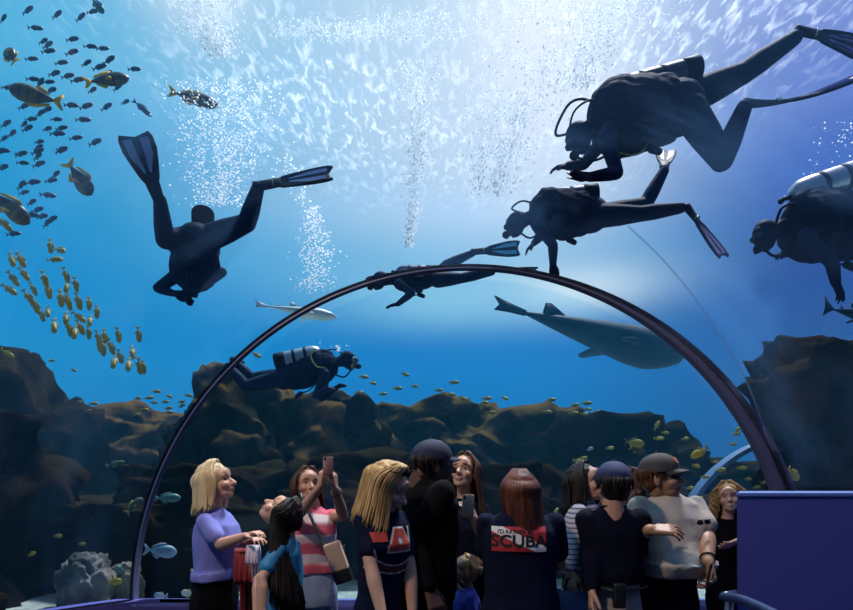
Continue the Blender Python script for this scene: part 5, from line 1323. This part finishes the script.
def bubbles(label, pts, Y, n, rad, seed, elong=1.0, dy=.35, spread=1.0, clump=.7, slant=0):
    """plume along a pixel path [(px, py, half width px)]; many tiny spheres in one mesh"""
    rnd = random.Random(seed); vs, fs = [], []
    for _ in range(n):
        t = rnd.random() * (len(pts) - 1); i = int(t); f = t - i; a, b = pts[i], pts[i + 1]
        hw = a[2] + (b[2] - a[2]) * f
        x = a[0] + (b[0] - a[0]) * f + rnd.gauss(0, .5) * hw * spread; y = a[1] + (b[1] - a[1]) * f + rnd.uniform(-4, 4)
        if noise.noise(Vector((x * .05 + seed, y * .035, seed))) < -.05 - (1 - clump) and rnd.random() < .8: continue
        p = at(x, y, Y + rnd.uniform(-dy, dy)); r = rad * (.35 + rnd.random() ** 3 * 1.3)
        base = len(vs); e = Vector((slant, 0, 1)).normalized()
        for v in ICO_V: q = v * r; vs.append(p + q + e * (q.dot(e) * (elong - 1)))
        fs.extend([[base + k for k in f_] for f_ in ICO_F])
    me = bpy.data.meshes.new('b'); me.from_pydata(vs, [], fs); me.update()
    return setp(link('bubbles', me, bub), label, 'bubbles', kind='stuff')
bubbles('soft cloud of bubbles rising above the left diver', [(222, 80, 55), (225, 125, 55), (222, 165, 40), (215, 205, 26)], 5.2, 3800, .007, 1)
bubbles('narrow bubble column below the right fin of the left diver', [(312, 205, 8), (316, 250, 20), (312, 290, 20)], 5.4, 1100, .008, 2)
bubbles('thin bubble trail beside the narrow column', [(285, 155, 6), (298, 185, 14), (305, 205, 6)], 5.4, 160, .009, 12)
bubbles('glittering bubble streak high at the centre', [(412, 60, 26), (420, 120, 16), (418, 170, 12), (409, 245, 5)], 5.6, 2400, .008, 3, 2.0)
bubbles('broad glittering bubble curtain left of the large diver', [(570, -5, 110), (545, 50, 80), (515, 105, 46), (497, 150, 34), (490, 195, 20)], 6.2, 7500, .008, 4, 2.2, slant=.35, clump=.75)
bubbles('bright glitter patch between curtain and large diver', [(625, -5, 40), (600, 45, 34), (575, 90, 22)], 5.8, 2000, .008, 5, 2.0, slant=.35)
bubbles('bright glitter at the top edge left of the bubble cloud', [(200, -10, 30), (208, 25, 24), (222, 55, 16)], 6.5, 2200, .009, 6, 2.2, slant=-.4)
bubbles('fine bubbles rising from the diver at the right edge', [(848, 120, 26), (838, 150, 22), (815, 180, 26), (795, 203, 18)], 5.0, 260, .006, 7, clump=1)
bubbles('few bubbles above the diver inside the arch', [(325, 341, 8), (340, 350, 16)], 7.0, 30, .016, 8, clump=1)
bubbles('fine glitter band across the top centre', [(310, 20, 60), (380, 40, 90), (450, 10, 90)], 7.5, 2600, .008, 9, 2.0, slant=-.3, dy=.5)
# specks of food drifting

def on_dome(px, py, off=-.02):
    d = ray(px, py).normalized(); o = CAM - DC; b = o.dot(d); c = o.dot(o) - (DR + off) ** 2
    return CAM + d * (-b + math.sqrt(b * b - c))
seam = bpy.data.materials.new('acrylic_seam'); seam.use_nodes = True; b_ = seam.node_tree.nodes['Principled BSDF']
b_.inputs['Base Color'].default_value = (.4, .62, 1, 1); b_.inputs['Roughness'].default_value = .3; b_.inputs['Alpha'].default_value = .22
def seam_line(k, pts, r): setp(link('trim_%d' % k, tube_mesh(catmull([on_dome(*p) for p in pts], 10), r, 8, flat=.3), seam), 'faint pale bonded seam running across the acrylic dome', 'seam', kind='structure')
seam_line(4, [(628, 226), (665, 262), (705, 312), (740, 368), (763, 425), (784, 490)], .013)
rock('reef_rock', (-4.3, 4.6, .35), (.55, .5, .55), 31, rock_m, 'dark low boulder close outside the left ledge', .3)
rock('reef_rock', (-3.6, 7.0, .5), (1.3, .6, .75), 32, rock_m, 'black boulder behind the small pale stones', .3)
